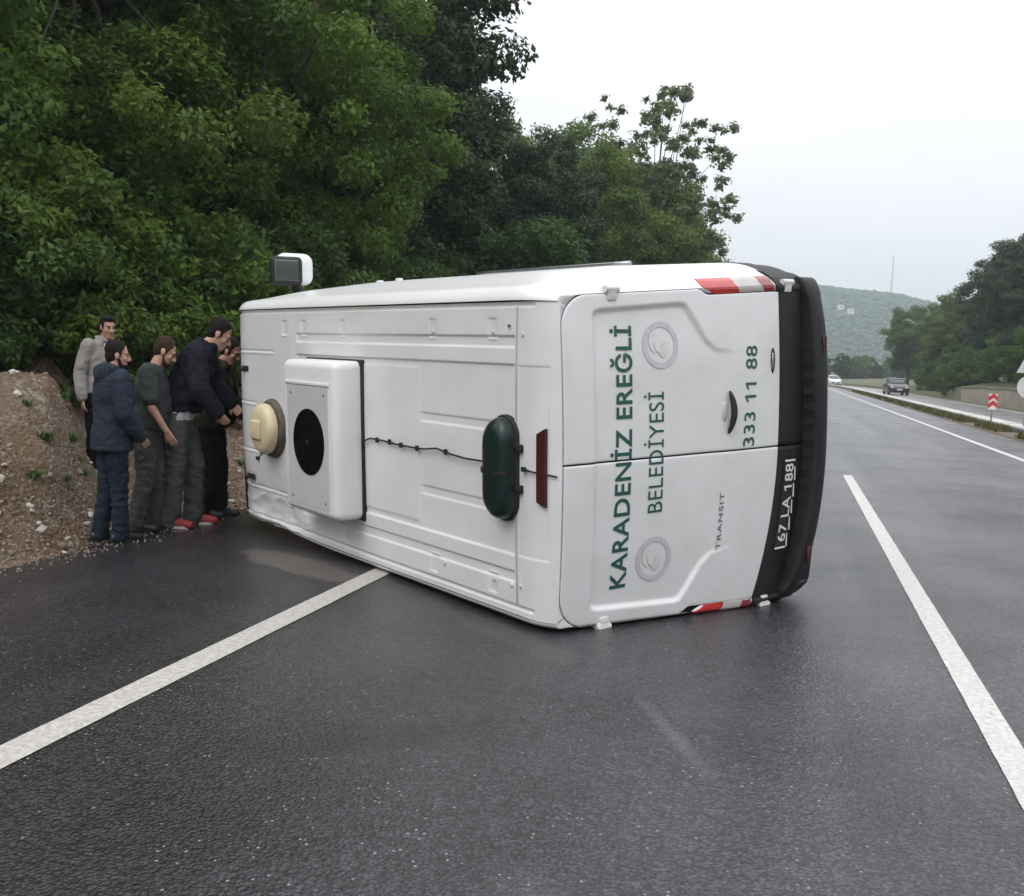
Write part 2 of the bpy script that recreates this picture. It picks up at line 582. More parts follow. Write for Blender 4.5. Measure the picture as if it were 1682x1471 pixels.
def bank_material():
    m_ = bpy.data.materials.new('bank_earth')
    m_.use_nodes = True
    t = m_.node_tree
    b = t.nodes['Principled BSDF']
    L = t.links.new
    tcn = t.nodes.new('ShaderNodeTexCoord')
    pos = tcn.outputs['Object']
    def nz(s, d=5, r=0.6):
        n = t.nodes.new('ShaderNodeTexNoise'); n.inputs['Scale'].default_value = s
        n.inputs['Detail'].default_value = d; n.inputs['Roughness'].default_value = r
        L(pos, n.inputs['Vector']); return n.outputs['Fac']
    def ramp(v, stops):
        r = t.nodes.new('ShaderNodeValToRGB'); L(v, r.inputs[0])
        e = r.color_ramp.elements
        while len(e) < len(stops): e.new(0.5)
        for k, (p_, c) in enumerate(stops):
            e[k].position = p_; e[k].color = (*c, 1)
        return r.outputs[0]
    c1 = ramp(nz(0.9), [(0.36, (0.080, 0.049, 0.028)), (0.5, (0.125, 0.083, 0.053)), (0.64, (0.175, 0.135, 0.105))])
    vor = t.nodes.new('ShaderNodeTexVoronoi'); vor.inputs['Scale'].default_value = 26
    L(pos, vor.inputs['Vector'])
    sc_ = t.nodes.new('ShaderNodeSeparateColor'); L(vor.outputs['Color'], sc_.inputs[0])
    c2 = ramp(sc_.outputs[0], [(0.0, (0.07, 0.046, 0.029)), (0.6, (0.15, 0.112, 0.08)), (0.97, (0.36, 0.32, 0.27))])
    mm = t.nodes.new('ShaderNodeMix'); mm.data_type = 'RGBA'
    r2 = t.nodes.new('ShaderNodeMapRange'); L(nz(2.2), r2.inputs['Value'])
    r2.inputs['From Min'].default_value = 0.40; r2.inputs['From Max'].default_value = 0.62
    r2.inputs['To Max'].default_value = 0.5
    L(r2.outputs[0], mm.inputs['Factor']); L(c1, mm.inputs[6]); L(c2, mm.inputs[7])
    # forest floor further back
    sx = t.nodes.new('ShaderNodeSeparateXYZ'); L(pos, sx.inputs[0])
    r3 = t.nodes.new('ShaderNodeMapRange'); L(sx.outputs['X'], r3.inputs['Value'])
    r3.inputs['From Min'].default_value = -8.0; r3.inputs['From Max'].default_value = -9.0
    m3 = t.nodes.new('ShaderNodeMix'); m3.data_type = 'RGBA'
    m3.inputs[7].default_value = (0.03, 0.032, 0.015, 1)
    L(r3.outputs[0], m3.inputs['Factor']); L(mm.outputs[2], m3.inputs[6])
    L(m3.outputs[2], b.inputs['Base Color'])
    b.inputs['Roughness'].default_value = 0.95
    b.inputs['Specular IOR Level'].default_value = 0.2
    bp = t.nodes.new('ShaderNodeBump'); bp.inputs['Strength'].default_value = 0.8; bp.inputs['Distance'].default_value = 0.03
    ad = t.nodes.new('ShaderNodeMath'); ad.operation = 'SUBTRACT'
    L(nz(30, 3), ad.inputs[0]); L(vor.outputs['Distance'], ad.inputs[1])
    L(ad.outputs[0], bp.inputs['Height']); L(bp.outputs[0], b.inputs['Normal'])
    return m_
A = P.reshape(len(by), len(bx), 3)
bank = tag(link('earth_bank', grid('earth_bank', A), bank_material()), kind='structure')

# stones on the bank: 260 pieces one can tell apart, the finer gravel as one mass
rng_ = random.Random(4)
M_ST = [mat('stone_pale', (0.42, 0.38, 0.33), 0.9, var=(0.36, 0.32, 0.28), var_scale=9, bump=0.4, bump_scale=40),
        mat('stone_buff', (0.30, 0.25, 0.20), 0.9, var=(0.20, 0.165, 0.13), var_scale=9, bump=0.4, bump_scale=40),
        mat('stone_white', (0.54, 0.51, 0.46), 0.9, var=(0.40, 0.37, 0.33), var_scale=9, bump=0.4, bump_scale=40)]
def stone_mesh(seed):
    bm = bmesh.new()
    bmesh.ops.create_icosphere(bm, subdivisions=1, radius=1)
    for v in bm.verts:
        v.co *= 1 + 0.55 * noise.noise(v.co * 1.3 + Vector((seed * 5.1, 0, 0)))
        v.co.z *= 0.65
        v.co.x *= 1.2
    me = bpy.data.meshes.new('stone')
    bm.to_mesh(me); bm.free()
    return me
st_meshes = []
for i in range(9):
    me = stone_mesh(i)
    me.materials.append(M_ST[i % 3])
    st_meshes.append(me)
def bank_spot():
    while True:
        y = rng_.uniform(3.6, 11.2)
        x = -5.08 - abs(rng_.gauss(0.1, 1.1)) if rng_.random() < 0.8 else -5.12 - rng_.random() * 0.35
        if -8.2 < x < -5.06: return x, y
for i in range(290):
    x, y = bank_spot()
    o = bpy.data.objects.new('stone', st_meshes[rng_.choice([0, 1, 1, 2, 3, 4, 4, 5, 6, 7, 8])])
    COL.objects.link(o)
    s = rng_.choice([0.016, 0.020, 0.024, 0.030, 0.038, 0.046]) * rng_.uniform(0.8, 1.25)
    o.scale = (s, s * rng_.uniform(0.7, 1.1), s)
    o.rotation_euler = (rng_.uniform(-.5, .5), rng_.uniform(-.5, .5), rng_.uniform(0, 6.28))
    o.location = (x, y, ground_at(x, y) + s * 0.25)
    o.parent = bank
gv, gq = [], []
base = np.array([[1, 0, 0], [-1, 0, 0], [0, 1, 0], [0, -1, 0], [0, 0, .7], [0, 0, -.7]], float)
tri = np.array([[0, 2, 4], [2, 1, 4], [1, 3, 4], [3, 0, 4], [2, 0, 5], [1, 2, 5], [3, 1, 5], [0, 3, 5]])
nprng = np.random.default_rng(5)
for i in range(4600):
    x, y = bank_spot()
    s = rng_.uniform(0.006, 0.017)
    rot = np.array(Euler((rng_.random() * 6, rng_.random() * 6, rng_.random() * 6)).to_matrix())
    v = (base * (s * nprng.uniform(0.7, 1.3, (6, 1)))) @ rot.T + [x, y, ground_at(x, y) + s * 0.3]
    gq.append(tri + 6 * i); gv.append(v)
# loose grit that has rolled onto the edge of the asphalt
k0 = 4600
for i in range(900):
    y = rng_.uniform(2.5, 11); x = -5.05 + abs(rng_.gauss(0, 0.16)); s = rng_.uniform(0.004, 0.011)
    rot = np.array(Euler((rng_.random() * 6, rng_.random() * 6, rng_.random() * 6)).to_matrix())
    v = (base * (s * nprng.uniform(0.7, 1.3, (6, 1)))) @ rot.T + [x, y, float(road_z(x)) + s * 0.4]
    gq.append(tri + 6 * (k0 + i)); gv.append(v)
M_GRAV = mat('gravel', (0.34, 0.29, 0.24), 0.9, var=(0.16, 0.12, 0.09), var_scale=22)
tag(link('gravel', qmesh('gravel', np.concatenate(gv), np.concatenate(gq), sm=False), M_GRAV),
    'loose fine gravel strewn over the earth bank', 'gravel', kind='stuff')

# ================================================================== vegetation
M_BARK = mat('bark', (0.075, 0.062, 0.05), 0.95, var=(0.04, 0.034, 0.028), var_scale=6, bump=0.8, bump_scale=18, stretch=(1, 1, 0.25))
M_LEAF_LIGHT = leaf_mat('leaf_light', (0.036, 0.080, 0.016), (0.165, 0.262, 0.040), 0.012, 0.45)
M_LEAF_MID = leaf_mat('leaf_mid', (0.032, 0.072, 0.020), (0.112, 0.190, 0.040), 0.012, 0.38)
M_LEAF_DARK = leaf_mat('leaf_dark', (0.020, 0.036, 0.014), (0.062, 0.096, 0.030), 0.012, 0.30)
M_LEAF_SPARSE = leaf_mat('leaf_sparse', (0.08, 0.11, 0.045), (0.19, 0.23, 0.10), 0.01, 0.45)
M_LEAF_FAR = leaf_mat('leaf_far', (0.045, 0.085, 0.020), (0.165, 0.235, 0.048), 0.012, 0.42)

def leaves(name, clumps, per, size, seed, shell=0.55, droop=0.0, flat=0.7):
    """clumps: (k,4) centres + radius. Each leaf is one bent quad."""
    g = np.random.default_rng(seed)
    k = len(clumps)
    cnt = np.maximum(8, (per * (clumps[:, 3] / clumps[:, 3].mean()) ** 2).astype(int))
    idx = np.repeat(np.arange(k), cnt)
    n = len(idx)
    d = g.normal(size=(n, 3)); d /= np.linalg.norm(d, axis=1)[:, None]
    r = clumps[idx, 3] * (shell + (1 - shell) * g.random(n)) * (0.75 + 0.5 * g.random(n))
    off = d * r[:, None]
    off[:, 2] *= flat
    c = clumps[idx, :3] + off
    nrm = d * 0.7 + g.normal(size=(n, 3)) * 0.55 + np.array([0, 0, 0.55])
    nrm /= np.linalg.norm(nrm, axis=1)[:, None]
    a = np.cross(nrm, g.normal(size=(n, 3))); a /= np.linalg.norm(a, axis=1)[:, None]
    a[:, 2] -= droop
    b = np.cross(nrm, a); b /= np.linalg.norm(b, axis=1)[:, None]
    s = size * (0.6 + 0.8 * g.random(n))[:, None]
    tip = c + a * s
    root = c - a * s * 0.9
    l = c + b * s * 0.52 - nrm * s * 0.14
    rr = c - b * s * 0.52 - nrm * s * 0.14
    V = np.stack([root, rr, tip, l], 1).reshape(-1, 3)
    Q = np.arange(4 * n).reshape(-1, 4)
    me = qmesh(name, V, Q, sm=False)
    ct = g.random(k)
    t = np.clip(0.62 * ct[idx] + 0.38 * g.random(n), 0, 1)
    at = me.attributes.new('tint', 'FLOAT', 'FACE')
    at.data.foreach_set('value', t.astype(np.float32))
    return me

def ell_clumps(c, rad, k, cr, seed, bias=0.45, zmin=-1.0):
    g = np.random.default_rng(seed)
    out_ = []
    while len(out_) < k:
        d = g.normal(size=3); d /= np.linalg.norm(d)
        if d[2] < zmin: continue
        r = g.random() ** bias
        wob = 1 + 0.22 * noise.noise(Vector(d * 1.7) + Vector((seed, 0, 0)))
        p = np.array(c) + d * np.array(rad) * r * wob
        out_.append([*p, cr * g.uniform(0.7, 1.35)])
    return np.array(out_)

def trunk_mesh(name, H, r0, tips, seed, lean=(0, 0), fork=0.35):
    g = random.Random(seed)
    mb = MB()
    pts, rad = [], []
    for i in range(8):
        t = i / 7
        pts.append((lean[0] * t + g.uniform(-.1, .1) * t, lean[1] * t + g.uniform(-.1, .1) * t, -0.3 + (H + 0.3) * t))
        rad.append(r0 * (1.25 - 0.25 * min(1, t * 6)) * (1 - 0.85 * t) + 0.015)
    mb.tube(pts, rad, n=9)
    for tp in tips:
        t = g.uniform(fork, 0.85)
        i = t * 7
        a = Vector(pts[int(i)]).lerp(Vector(pts[min(7, int(i) + 1)]), i - int(i))
        b = Vector(tp)
        mid = a.lerp(b, 0.5) + Vector((g.uniform(-.2, .2), g.uniform(-.2, .2), g.uniform(0.0, .35)))
        r = r0 * (1 - 0.8 * t) * 0.55
        mb.tube([a, a.lerp(mid, .5) + Vector((0, 0, .05)), mid, mid.lerp(b, .6), b], [r, r * .8, r * .6, r * .38, r * .15 + .006], n=6)
    return mb.mesh(name, sm=True)

TREEKIND = {}
def tree_kind(key, H, ellipsoids, k, per, size, cr, r0, seed, mt, shell=0.5, zmin=-1.0, bias=0.45, ntips=14, flat=0.7):
    cl = np.concatenate([ell_clumps(c, r, int(k * w), cr, seed + 7 * i, bias, zmin) for i, (c, r, w) in enumerate(ellipsoids)])
    lm = leaves('crown', cl, per, size, seed, shell=shell, flat=flat)
    lm.materials.append(mt)
    g = np.random.default_rng(seed)
    tips = cl[g.choice(len(cl), min(ntips, len(cl)), replace=False), :3]
    tm = trunk_mesh('trunk', H * 0.85, r0, [tuple(x) for x in tips], seed)
    tm.materials.append(M_BARK)
    TREEKIND[key] = (tm, lm)

# acacia-like light green trees near the road, tall dark ones behind, a thin loose one
tree_kind('light_a', 8.5, [((0, 0, 5.2), (2.7, 2.7, 3.2), 0.7), ((0.8, -0.6, 2.9), (2.3, 2.0, 1.6), 0.3)], 190, 370, 0.054, 0.43, 0.16, 11, M_LEAF_LIGHT)
tree_kind('light_b', 9.5, [((0, 0, 6.0), (2.5, 2.5, 3.6), 0.65), ((-0.6, -0.8, 3.0), (2.4, 2.1, 1.8), 0.35)], 190, 370, 0.054, 0.45, 0.17, 23, M_LEAF_LIGHT)
tree_kind('mid_a', 11, [((0, 0, 6.6), (3.2, 3.2, 4.3), 0.7), ((0.5, -0.5, 3.2), (2.9, 2.6, 2.2), 0.3)], 170, 300, 0.082, 0.60, 0.2, 31, M_LEAF_MID)
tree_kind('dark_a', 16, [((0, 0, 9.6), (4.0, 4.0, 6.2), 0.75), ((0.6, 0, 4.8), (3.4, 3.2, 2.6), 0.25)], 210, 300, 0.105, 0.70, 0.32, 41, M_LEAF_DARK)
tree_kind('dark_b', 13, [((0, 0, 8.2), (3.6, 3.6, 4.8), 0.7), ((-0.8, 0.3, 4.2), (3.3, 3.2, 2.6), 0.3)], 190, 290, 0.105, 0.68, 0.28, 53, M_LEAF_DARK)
tree_kind('mid_b', 13, [((0, 0, 8.0), (4.4, 4.4, 5.0), 0.75), ((1.0, -0.6, 4.0), (4.0, 3.8, 2.8), 0.25)], 210, 270, 0.115, 0.76, 0.28, 61, M_LEAF_FAR)
tree_kind('sparse', 15, [((0, 0, 10.4), (4.6, 4.6, 5.8), 1.0)], 270, 62, 0.125, 0.40, 0.13, 71, M_LEAF_SPARSE, shell=0.15, bias=0.42, ntips=60)

TREES = []
def tree(kind, label, x, y, s=1.0, rz=0.0, sz=None, z=None, group='trees of the roadside wood', cat='tree', name='broadleaf_tree'):
    tm, lm = TREEKIND[kind]
    o = empty(name, (x, y, (ground_at(x, y) if z is None else z)), rz)
    o.scale = (s, s, s if sz is None else sz)
    tag(o, label, cat, group)
    link('trunk', tm, None, o)
    link('crown', lm, None, o)
    return o

LG = 'light green trees at the wood edge'
for i, (k, x, y, s, rz) in enumerate([
        ('light_a', -10.6, 9.2, 1.0, 0.4), ('light_b', -10.2, 12.6, 0.98, 2.1), ('light_a', -9.0, 15.0, 1.02, 3.6),
        ('light_b', -13.2, 11.6, 1.15, 4.4), ('light_a', -8.8, 17.6, 0.98, 5.4), ('light_b', -12.4, 7.4, 0.95, 1.0)]):
    tree(k, 'light yellow-green leafy tree at the edge of the wood behind the group of men', x, y, s, rz, group=LG)
MG = 'mid green trees inside the wood'
for i, (k, x, y, s, rz) in enumerate([
        ('mid_a', -13.4, 15.0, 1.0, 0.2), ('mid_a', -16.2, 13.0, 1.15, 1.5), ('mid_a', -12.0, 18.6, 1.05, 2.7),
        ('mid_a', -17.5, 18.0, 1.25, 4.0), ('mid_a', -14.8, 22.0, 1.2, 5.1), ('mid_a', -20.5, 14.2, 1.3, 3.3),
        ('mid_a', -16.0, 8.6, 1.1, 0.9), ('mid_a', -18.6, 27.0, 1.4, 2.2)]):
    tree(k, 'mid green bushy tree standing deeper in the wood beside the road', x, y, s, rz, group=MG)
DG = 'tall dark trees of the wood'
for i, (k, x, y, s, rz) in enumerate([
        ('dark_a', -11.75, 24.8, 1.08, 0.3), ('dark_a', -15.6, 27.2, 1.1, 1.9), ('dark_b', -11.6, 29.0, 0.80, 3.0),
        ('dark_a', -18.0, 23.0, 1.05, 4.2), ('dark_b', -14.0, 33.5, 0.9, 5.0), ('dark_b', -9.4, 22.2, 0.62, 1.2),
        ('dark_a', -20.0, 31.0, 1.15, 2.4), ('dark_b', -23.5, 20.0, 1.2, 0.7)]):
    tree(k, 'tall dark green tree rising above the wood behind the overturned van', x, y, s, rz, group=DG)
FG = 'far trees lining the left shoulder'
for i, (k, x, y, s, rz) in enumerate([
        ('mid_b', -9.6, 47.0, 0.80, 0.5), ('mid_b', -8.4, 55.0, 0.86, 1.8), ('mid_b', -12.5, 40.0, 0.72, 2.9), ('mid_b', -9.0, 66.0, 1.0, 4.1),
        ('mid_b', -13.5, 60.0, 1.0, 5.3), ('dark_b', -9.4, 38.0, 0.70, 0.1), ('mid_b', -9.5, 78.0, 0.95, 3.5), ('mid_b', -10.5, 92.0, 0.9, 2.0), ('mid_b', -8.6, 110.0, 0.95, 1.1), ('mid_b', -9.8, 126.0, 0.85, 4.4)]):
    tree(k, 'rounded green tree lining the far left shoulder beyond the overturned van', x, y, s, rz, group=FG)
tree('sparse', 'thin loose-crowned pale green tree with sky showing through, beyond the van', -7.6, 57.0, 1.06, 0.6, group=None)

# bushes at the foot of the wood
tree_kind('bush_a', 2.2, [((0, 0, 1.15), (1.25, 1.15, 1.15), 1.0)], 80, 170, 0.048, 0.28, 0.035, 81, M_LEAF_LIGHT, bias=0.35, ntips=16)
tree_kind('bush_b', 2.6, [((0, 0, 1.3), (1.45, 1.3, 1.25), 1.0)], 80, 180, 0.046, 0.32, 0.035, 91, M_LEAF_MID, bias=0.35, ntips=16)
rb = random.Random(9)
BG = 'bushes behind the gravel heap'
spots = []
for y in np.arange(6.2, 24, 1.25):
    for x in (-8.9, -10.1):
        spots.append((x + rb.uniform(-.35, .35) + (0.8 if y > 10 else 0) , y + rb.uniform(-.4, .4)))
for i, (x, y) in enumerate(spots):
    k = 'bush_a' if (i * 7) % 5 < 3 else 'bush_b'
    tree(k, 'leafy green bush at the foot of the wood behind the gravel heap', x, y, rb.uniform(0.85, 1.3), rb.uniform(0, 6.28),
         group=BG, cat='bush', name='leafy_bush')
FB = 'bushes along the far left shoulder'
for i in range(14):
    y = 26 + i * 4.2
    tree('bush_b', 'dark leafy bush along the shoulder under the far trees', -7.0 + rb.uniform(-.6, .4), y, rb.uniform(1.2, 1.9), rb.uniform(0, 6.28),
         group=FB, cat='bush', name='leafy_bush')
# small weeds on the heap
def weed_mesh(seed):
    g = np.random.default_rng(seed)
    V, Q = [], []
    for i in range(46):
        a = g.uniform(0, 6.28); l = g.uniform(.05, .16); t = g.uniform(.2, 1.0)
        d = np.array([math.cos(a) * math.sin(t), math.sin(a) * math.sin(t), math.cos(t)])
        s = np.array([-math.sin(a), math.cos(a), 0]) * g.uniform(.006, .014)
        b0 = np.array([g.normal() * .03, g.normal() * .03, -0.01]); m_ = b0 + d * l * .6; e = b0 + d * l - np.array([0, 0, l * .2])
        n = len(V)
        V += [b0 - s * .4, b0 + s * .4, m_ + s, m_ - s, e + s * .2, e - s * .2]
        Q += [[n, n + 1, n + 2, n + 3], [n + 3, n + 2, n + 4, n + 5]]
    me = qmesh('weed', np.array(V), np.array(Q), sm=False)
    at = me.attributes.new('tint', 'FLOAT', 'FACE'); at.data.foreach_set('value', g.random(len(Q)).astype(np.float32))
    me.materials.append(M_LEAF_MID)
    return me
wm_ = [weed_mesh(i) for i in range(3)]
wspots = [(-5.95, 5.75, 1.4), (-5.85, 5.55, 1.1), (-6.0, 7.15, 1.0)]
rw = random.Random(15)
while len(wspots) < 46:
    y = rw.uniform(4.2, 11.5); x = -5.15 - abs(rw.gauss(0, 1.0))
    if x > -8.4 and not (x > -5.5 and 6.3 < y < 8.5): wspots.append((x, y, rw.uniform(.4, .95)))
for k in range(26):
    wspots.append((-7.6 - rw.random() * 1.0, rw.uniform(5.5, 11.5), rw.uniform(1.2, 2.4)))
for i, (x, y, s) in enumerate(wspots):
    o = link('weed', wm_[i % 3]); o.location = (x, y, ground_at(x, y)); o.scale = (s, s, s); o.rotation_euler = (0, 0, i * 1.3)
    tag(o, 'small green weed growing out of the earth bank', 'weed', 'weeds on the earth bank')
# grass along the median
g = np.random.default_rng(12)
n = 9000
yy = 18 + 80 * g.random(n) ** 1.5
patch = np.array([noise.noise(Vector((0, y * 0.35, 2))) for y in yy])
keep = patch > -0.12
yy = yy[keep]; n = len(yy)
xx = 5.8 + 0.5 * g.random(n)
hh = g.uniform(0.06, 0.22, n); a = g.uniform(0, 6.28, n)
w_ = g.uniform(.006, .014, n) * (1 + yy / 40)
b0 = np.stack([xx, yy, np.full(n, 0.04)], -1)
sd_ = np.stack([np.cos(a), np.sin(a), 0 * a], -1) * w_[:, None]
ld = np.stack([-np.sin(a), np.cos(a), 0 * a], -1) * (hh * g.uniform(.2, .7, n))[:, None]
V = np.stack([b0 - sd_, b0 + sd_, b0 + sd_ * .3 + ld + np.stack([0 * hh, 0 * hh, hh], -1), b0 - sd_ * .3 + ld + np.stack([0 * hh, 0 * hh, hh], -1)], 1).reshape(-1, 3)
me = qmesh('median_grass', V, np.arange(4 * n).reshape(-1, 4), sm=False)
at = me.attributes.new('tint', 'FLOAT', 'FACE'); at.data.foreach_set('value', g.random(n).astype(np.float32))
tag(link('median_grass', me, leaf_mat('grass', (0.04, 0.055, 0.012), (0.16, 0.15, 0.05), 0.0, 0.3)), 'patchy grass along the foot of the median kerb', 'grass', kind='stuff')

# ================================================================== across the highway
M_WALL = mat('wall_beige', (0.40, 0.335, 0.28), 0.9, var=(0.31, 0.265, 0.22), var_scale=1.2, bump=0.4, bump_scale=12)
M_COPE = mat('wall_coping', (0.20, 0.20, 0.12), 0.95, var=(0.11, 0.13, 0.06), var_scale=1.6)
wall = empty('retaining_wall', (12.6, 60, -0.3))
tag(wall, 'low beige panelled retaining wall across the opposite carriageway', 'wall')
wr = random.Random(3)
for i in range(17):
    y0 = -22 + i * 2.5
    h = 1.32 + 0.05 * wr.uniform(-1, 1) + 0.012 * (8 - i)
    MB().box((wr.uniform(-.012, .012), y0 + 1.25, h / 2), (0.35, 2.46, h), bev=0.015, seg=1).build('panel', M_WALL, wall)
    MB().box((0.05, y0 + 1.25, h + 0.07), (0.5, 2.47, 0.14), bev=0.02, seg=1).build('coping', M_COPE, wall)
# verge behind the wall and slope under the right-hand trees
vx = np.array([11.88, 12.4, 12.78, 12.8, 14, 20, 30, 60, 140.0]); vz = np.array([-0.06, 0.0, 0.0, 1.0, 1.3, 2.6, 4.0, 8.0, 14.0])
vy = np.concatenate([np.arange(-30, 120, 5.0), np.arange(120, 420, 10.0)])
A = np.zeros((len(vy), len(vx), 3))
fade = 1 - 0.75 * sstep(82, 96, vy)
for j in range(len(vx)):
    A[:, j, 0] = vx[j] + bend(vy); A[:, j, 1] = vy; A[:, j, 2] = np.where(vz[j] > 0.9, vz[j] * fade, vz[j])
M_VERGE = mat('verge', (0.12, 0.11, 0.06), 0.95, var=(0.06, 0.075, 0.03), var_scale=0.9, bump=0.6, bump_scale=6)
tag(link('right_verge', grid('right_verge', A, flip=True), M_VERGE), kind='structure')
def verge_z(x, y):
    x = x - float(bend(y))
    z = float(np.interp(x, vx, vz))
    return z * (1 - 0.75 * float(sstep(82, 96, y))) if x > 12.79 else z
RG = 'dark trees across the highway'
for i, (k, x, y, s, rz) in enumerate([
        ('dark_b', 16.0, 64.0, 0.62, 0.2), ('dark_b', 15.6, 72.0, 0.66, 1.3), ('dark_b', 18.8, 68.0, 0.86, 2.2), ('dark_b', 16.0, 81.0, 0.80, 3.4), ('dark_a', 22.5, 78.0, 0.78, 4.6),
        ('dark_b', 17.6, 89.0, 0.95, 5.5), ('dark_a', 20.5, 66.0, 0.64, 0.9), ('dark_a', 26.0, 92.0, 0.95, 1.7), ('dark_b', 16.4, 58.0, 0.66, 2.8), ('dark_a', 25.0, 70.0, 0.8, 3.9),
        ('dark_b', 18.2, 100.0, 1.0, 4.9), ('dark_a', 24.0, 108.0, 0.9, 0.4)]):
    tree(k, 'dark green tree above the beige wall across the highway', x, y, s, rz, z=verge_z(x, y) - 0.2, group=RG)
RM = 'lighter trees by the oncoming car'
for i, (k, x, y, s, rz) in enumerate([('mid_b', 14.8, 138.0, 0.80, 0.6), ('mid_b', 18.5, 130.0, 0.78, 2.1), ('mid_b', 17.0, 118.0, 0.80, 3.8), ('mid_b', 15.6, 108.0, 0.62, 5.0)]):
    tree(k, 'lighter green rounded tree beside the oncoming dark car', x, y, s, rz, z=verge_z(x, y) - 0.2, group=RM)
RB = 'bushes under the right-hand trees'
for i in range(13):
    y = 52 + i * 5.0
    x = 14.4 + rb.uniform(-.3, .8) + (0 if y < 85 else -0.3)
    tree('bush_b' if i % 3 else 'bush_a', 'low bush between the wall and the dark trees across the highway', x, y, rb.uniform(1.0, 1.7), rb.uniform(0, 6),
         z=verge_z(x, y) - 0.15, group=RB, cat='bush', name='leafy_bush')
YB = 'pale bushes beside the oncoming car'
for x, y, s in [(12.9, 90.5, 0.95), (13.2, 86.5, 1.0)]:
    tree('bush_a', 'pale yellow-green bush on the verge beside the oncoming dark car', x, y, s, x, z=verge_z(x, y) - 0.1, group=YB, cat='bush', name='leafy_bush')
# far line of trees where the highway bends away
FL = 'trees where the highway bends away'
for i in range(30):
    y = 172 + (i % 15) * 5 + rb.uniform(-2, 2) + (i // 15) * 14
    x = -10 + (i % 15) * 3.4 + rb.uniform(-1.5, 1.5)
    tree('mid_b' if i % 2 else 'dark_b', 'distant tree where the highway bends out of sight', x, y + abs(x) * .3, rb.uniform(0.36, 0.60), rb.uniform(0, 6), z=-1.2, group=FL)

# ------------------------------------------------------------------ cars
M_TYRE = mat('tyre', (0.02, 0.02, 0.021), 0.85, bump=0.3, bump_scale=30)
M_RIM = mat('rim', (0.45, 0.46, 0.47), 0.35, metal=0.8)
M_GLASS_D = mat('car_glass', (0.02, 0.025, 0.028), 0.06, spec=0.6)
M_LAMP = mat('lamp_lens', (0.62, 0.63, 0.65), 0.12, spec=0.8)
M_BLACKPL = mat('black_plastic', (0.009, 0.009, 0.010), 0.55, spec=0.35, var=(0.016, 0.016, 0.018), var_scale=8, bump=0.15, bump_scale=120)
M_PLATEW = mat('plate_white', (0.75, 0.75, 0.75), 0.4)
def wheel_into(parent, c, r=0.31, w=0.2, axis='x'):
    prof = [(r * .62, -w / 2), (r * .9, -w / 2), (r, -w * .36), (r, w * .36), (r * .9, w / 2), (r * .62, w / 2)]
    rings = []
    for k in range(24):
        t = 2 * math.pi * k / 24
        rings.append([(c[0] + x_, c[1] + r_ * math.cos(t), c[2] + r_ * math.sin(t)) for r_, x_ in prof])
    A_ = np.array(rings)
    ty = link('wheel', grid('wheel', A_, closed_u=True, closed_v=True), M_TYRE, parent)
    mb = MB()
    mb.cyl((c[0] - w * .30, c[1], c[2]), (c[0] + w * .30, c[1], c[2]), r * .635, n=20)
    mb.cyl((c[0] - w * .42, c[1], c[2]), (c[0] + w * .42, c[1], c[2]), r * .14, n=12)
    for k in range(5):
        t = 2 * math.pi * k / 5
        d = Vector((0, math.cos(t), math.sin(t)))
        mb.tube([Vector(c) + d * r * .1 + Vector((s_ * w * .38, 0, 0)) for s_ in (-1, 1)], r * .05, n=5)
        mb.box(Vector(c) + d * r * .36, (w * .7, r * .12, r * .5), Matrix.Rotation(t - math.pi / 2, 3, 'X'), bev=.008, seg=1)
    mb.build('rim', M_RIM, ty)
    return ty

def hatchback(name, label, loc, rz, paint, group=None):
    root = empty(name, loc, rz)
    tag(root, label, 'car', group)
    # body sections along y (front at -y), each a closed outline
    def sec(y, hw, zb, zt, r=0.1):
        pts = []
        for (sx, sz) in ((-1, 0), (1, 0), (1, 1), (-1, 1)):
            cx_, cz_ = sx * (hw - r), (zt - r if sz else zb + r)
            for q in range(5):
                a0 = {(-1, 0): 180, (1, 0): 270, (1, 1): 0, (-1, 1): 90}[(sx, sz)]
                a_ = R(a0 + q * 22.5)
                pts.append((cx_ + r * math.cos(a_), y, cz_ + r * math.sin(a_)))
        return pts
    MB().loft([sec(-2.02, .60, .34, .58, .08), sec(-1.97, .76, .25, .66), sec(-1.75, .83, .2, .80), sec(-1.2, .85, .19, .92), sec(-.8, .86, .19, .98),
               sec(0.6, .86, .19, 1.0), sec(1.6, .85, .2, 1.0), sec(1.9, .80, .26, .95), sec(1.96, .70, .34, .85, .08)]).build('body', paint, root, autosm=40)
    MB().loft([sec(-.62, .70, .95, 1.02, .03), sec(-.15, .64, .95, 1.36, .08), sec(.3, .62, .95, 1.44, .1), sec(1.1, .61, .95, 1.42, .1), sec(1.62, .60, .95, 1.15, .08), sec(1.72, .60, .95, 1.0, .02)]).build('cabin_glass', M_GLASS_D, root, autosm=40)
    MB().loft([sec(-.12, .60, 1.36, 1.40, .015), sec(.3, .615, 1.40, 1.465, .03), sec(1.1, .605, 1.38, 1.445, .03), sec(1.42, .58, 1.28, 1.33, .02)]).build('roof', paint, root, autosm=50)
    for s in (-1, 1):
        MB().tube([(s * .72, -.66, .97), (s * .655, -.14, 1.38)], .035, n=6).build('pillar', paint, root, sm=True)
        MB().ell((s * .62, -1.93, .66), (.15, .09, .075)).build('headlight', M_LAMP, root, sm=True)
        MB().box((s * .90, -.5, .98), (.16, .08, .11), bev=.03).build('wing_mirror', paint, root, autosm=50)
        for y in (-1.25, 1.28):
            wheel_into(root, (s * .76, y, .30), .30, .19)
    MB().box((0, -2.0, .43), (1.15, .08, .17), bev=.03).build('grille', M_BLACKPL, root)
    MB().box((0, -2.05, .48), (.46, .02, .11)).build('number_plate', M_PLATEW, root)
    return root
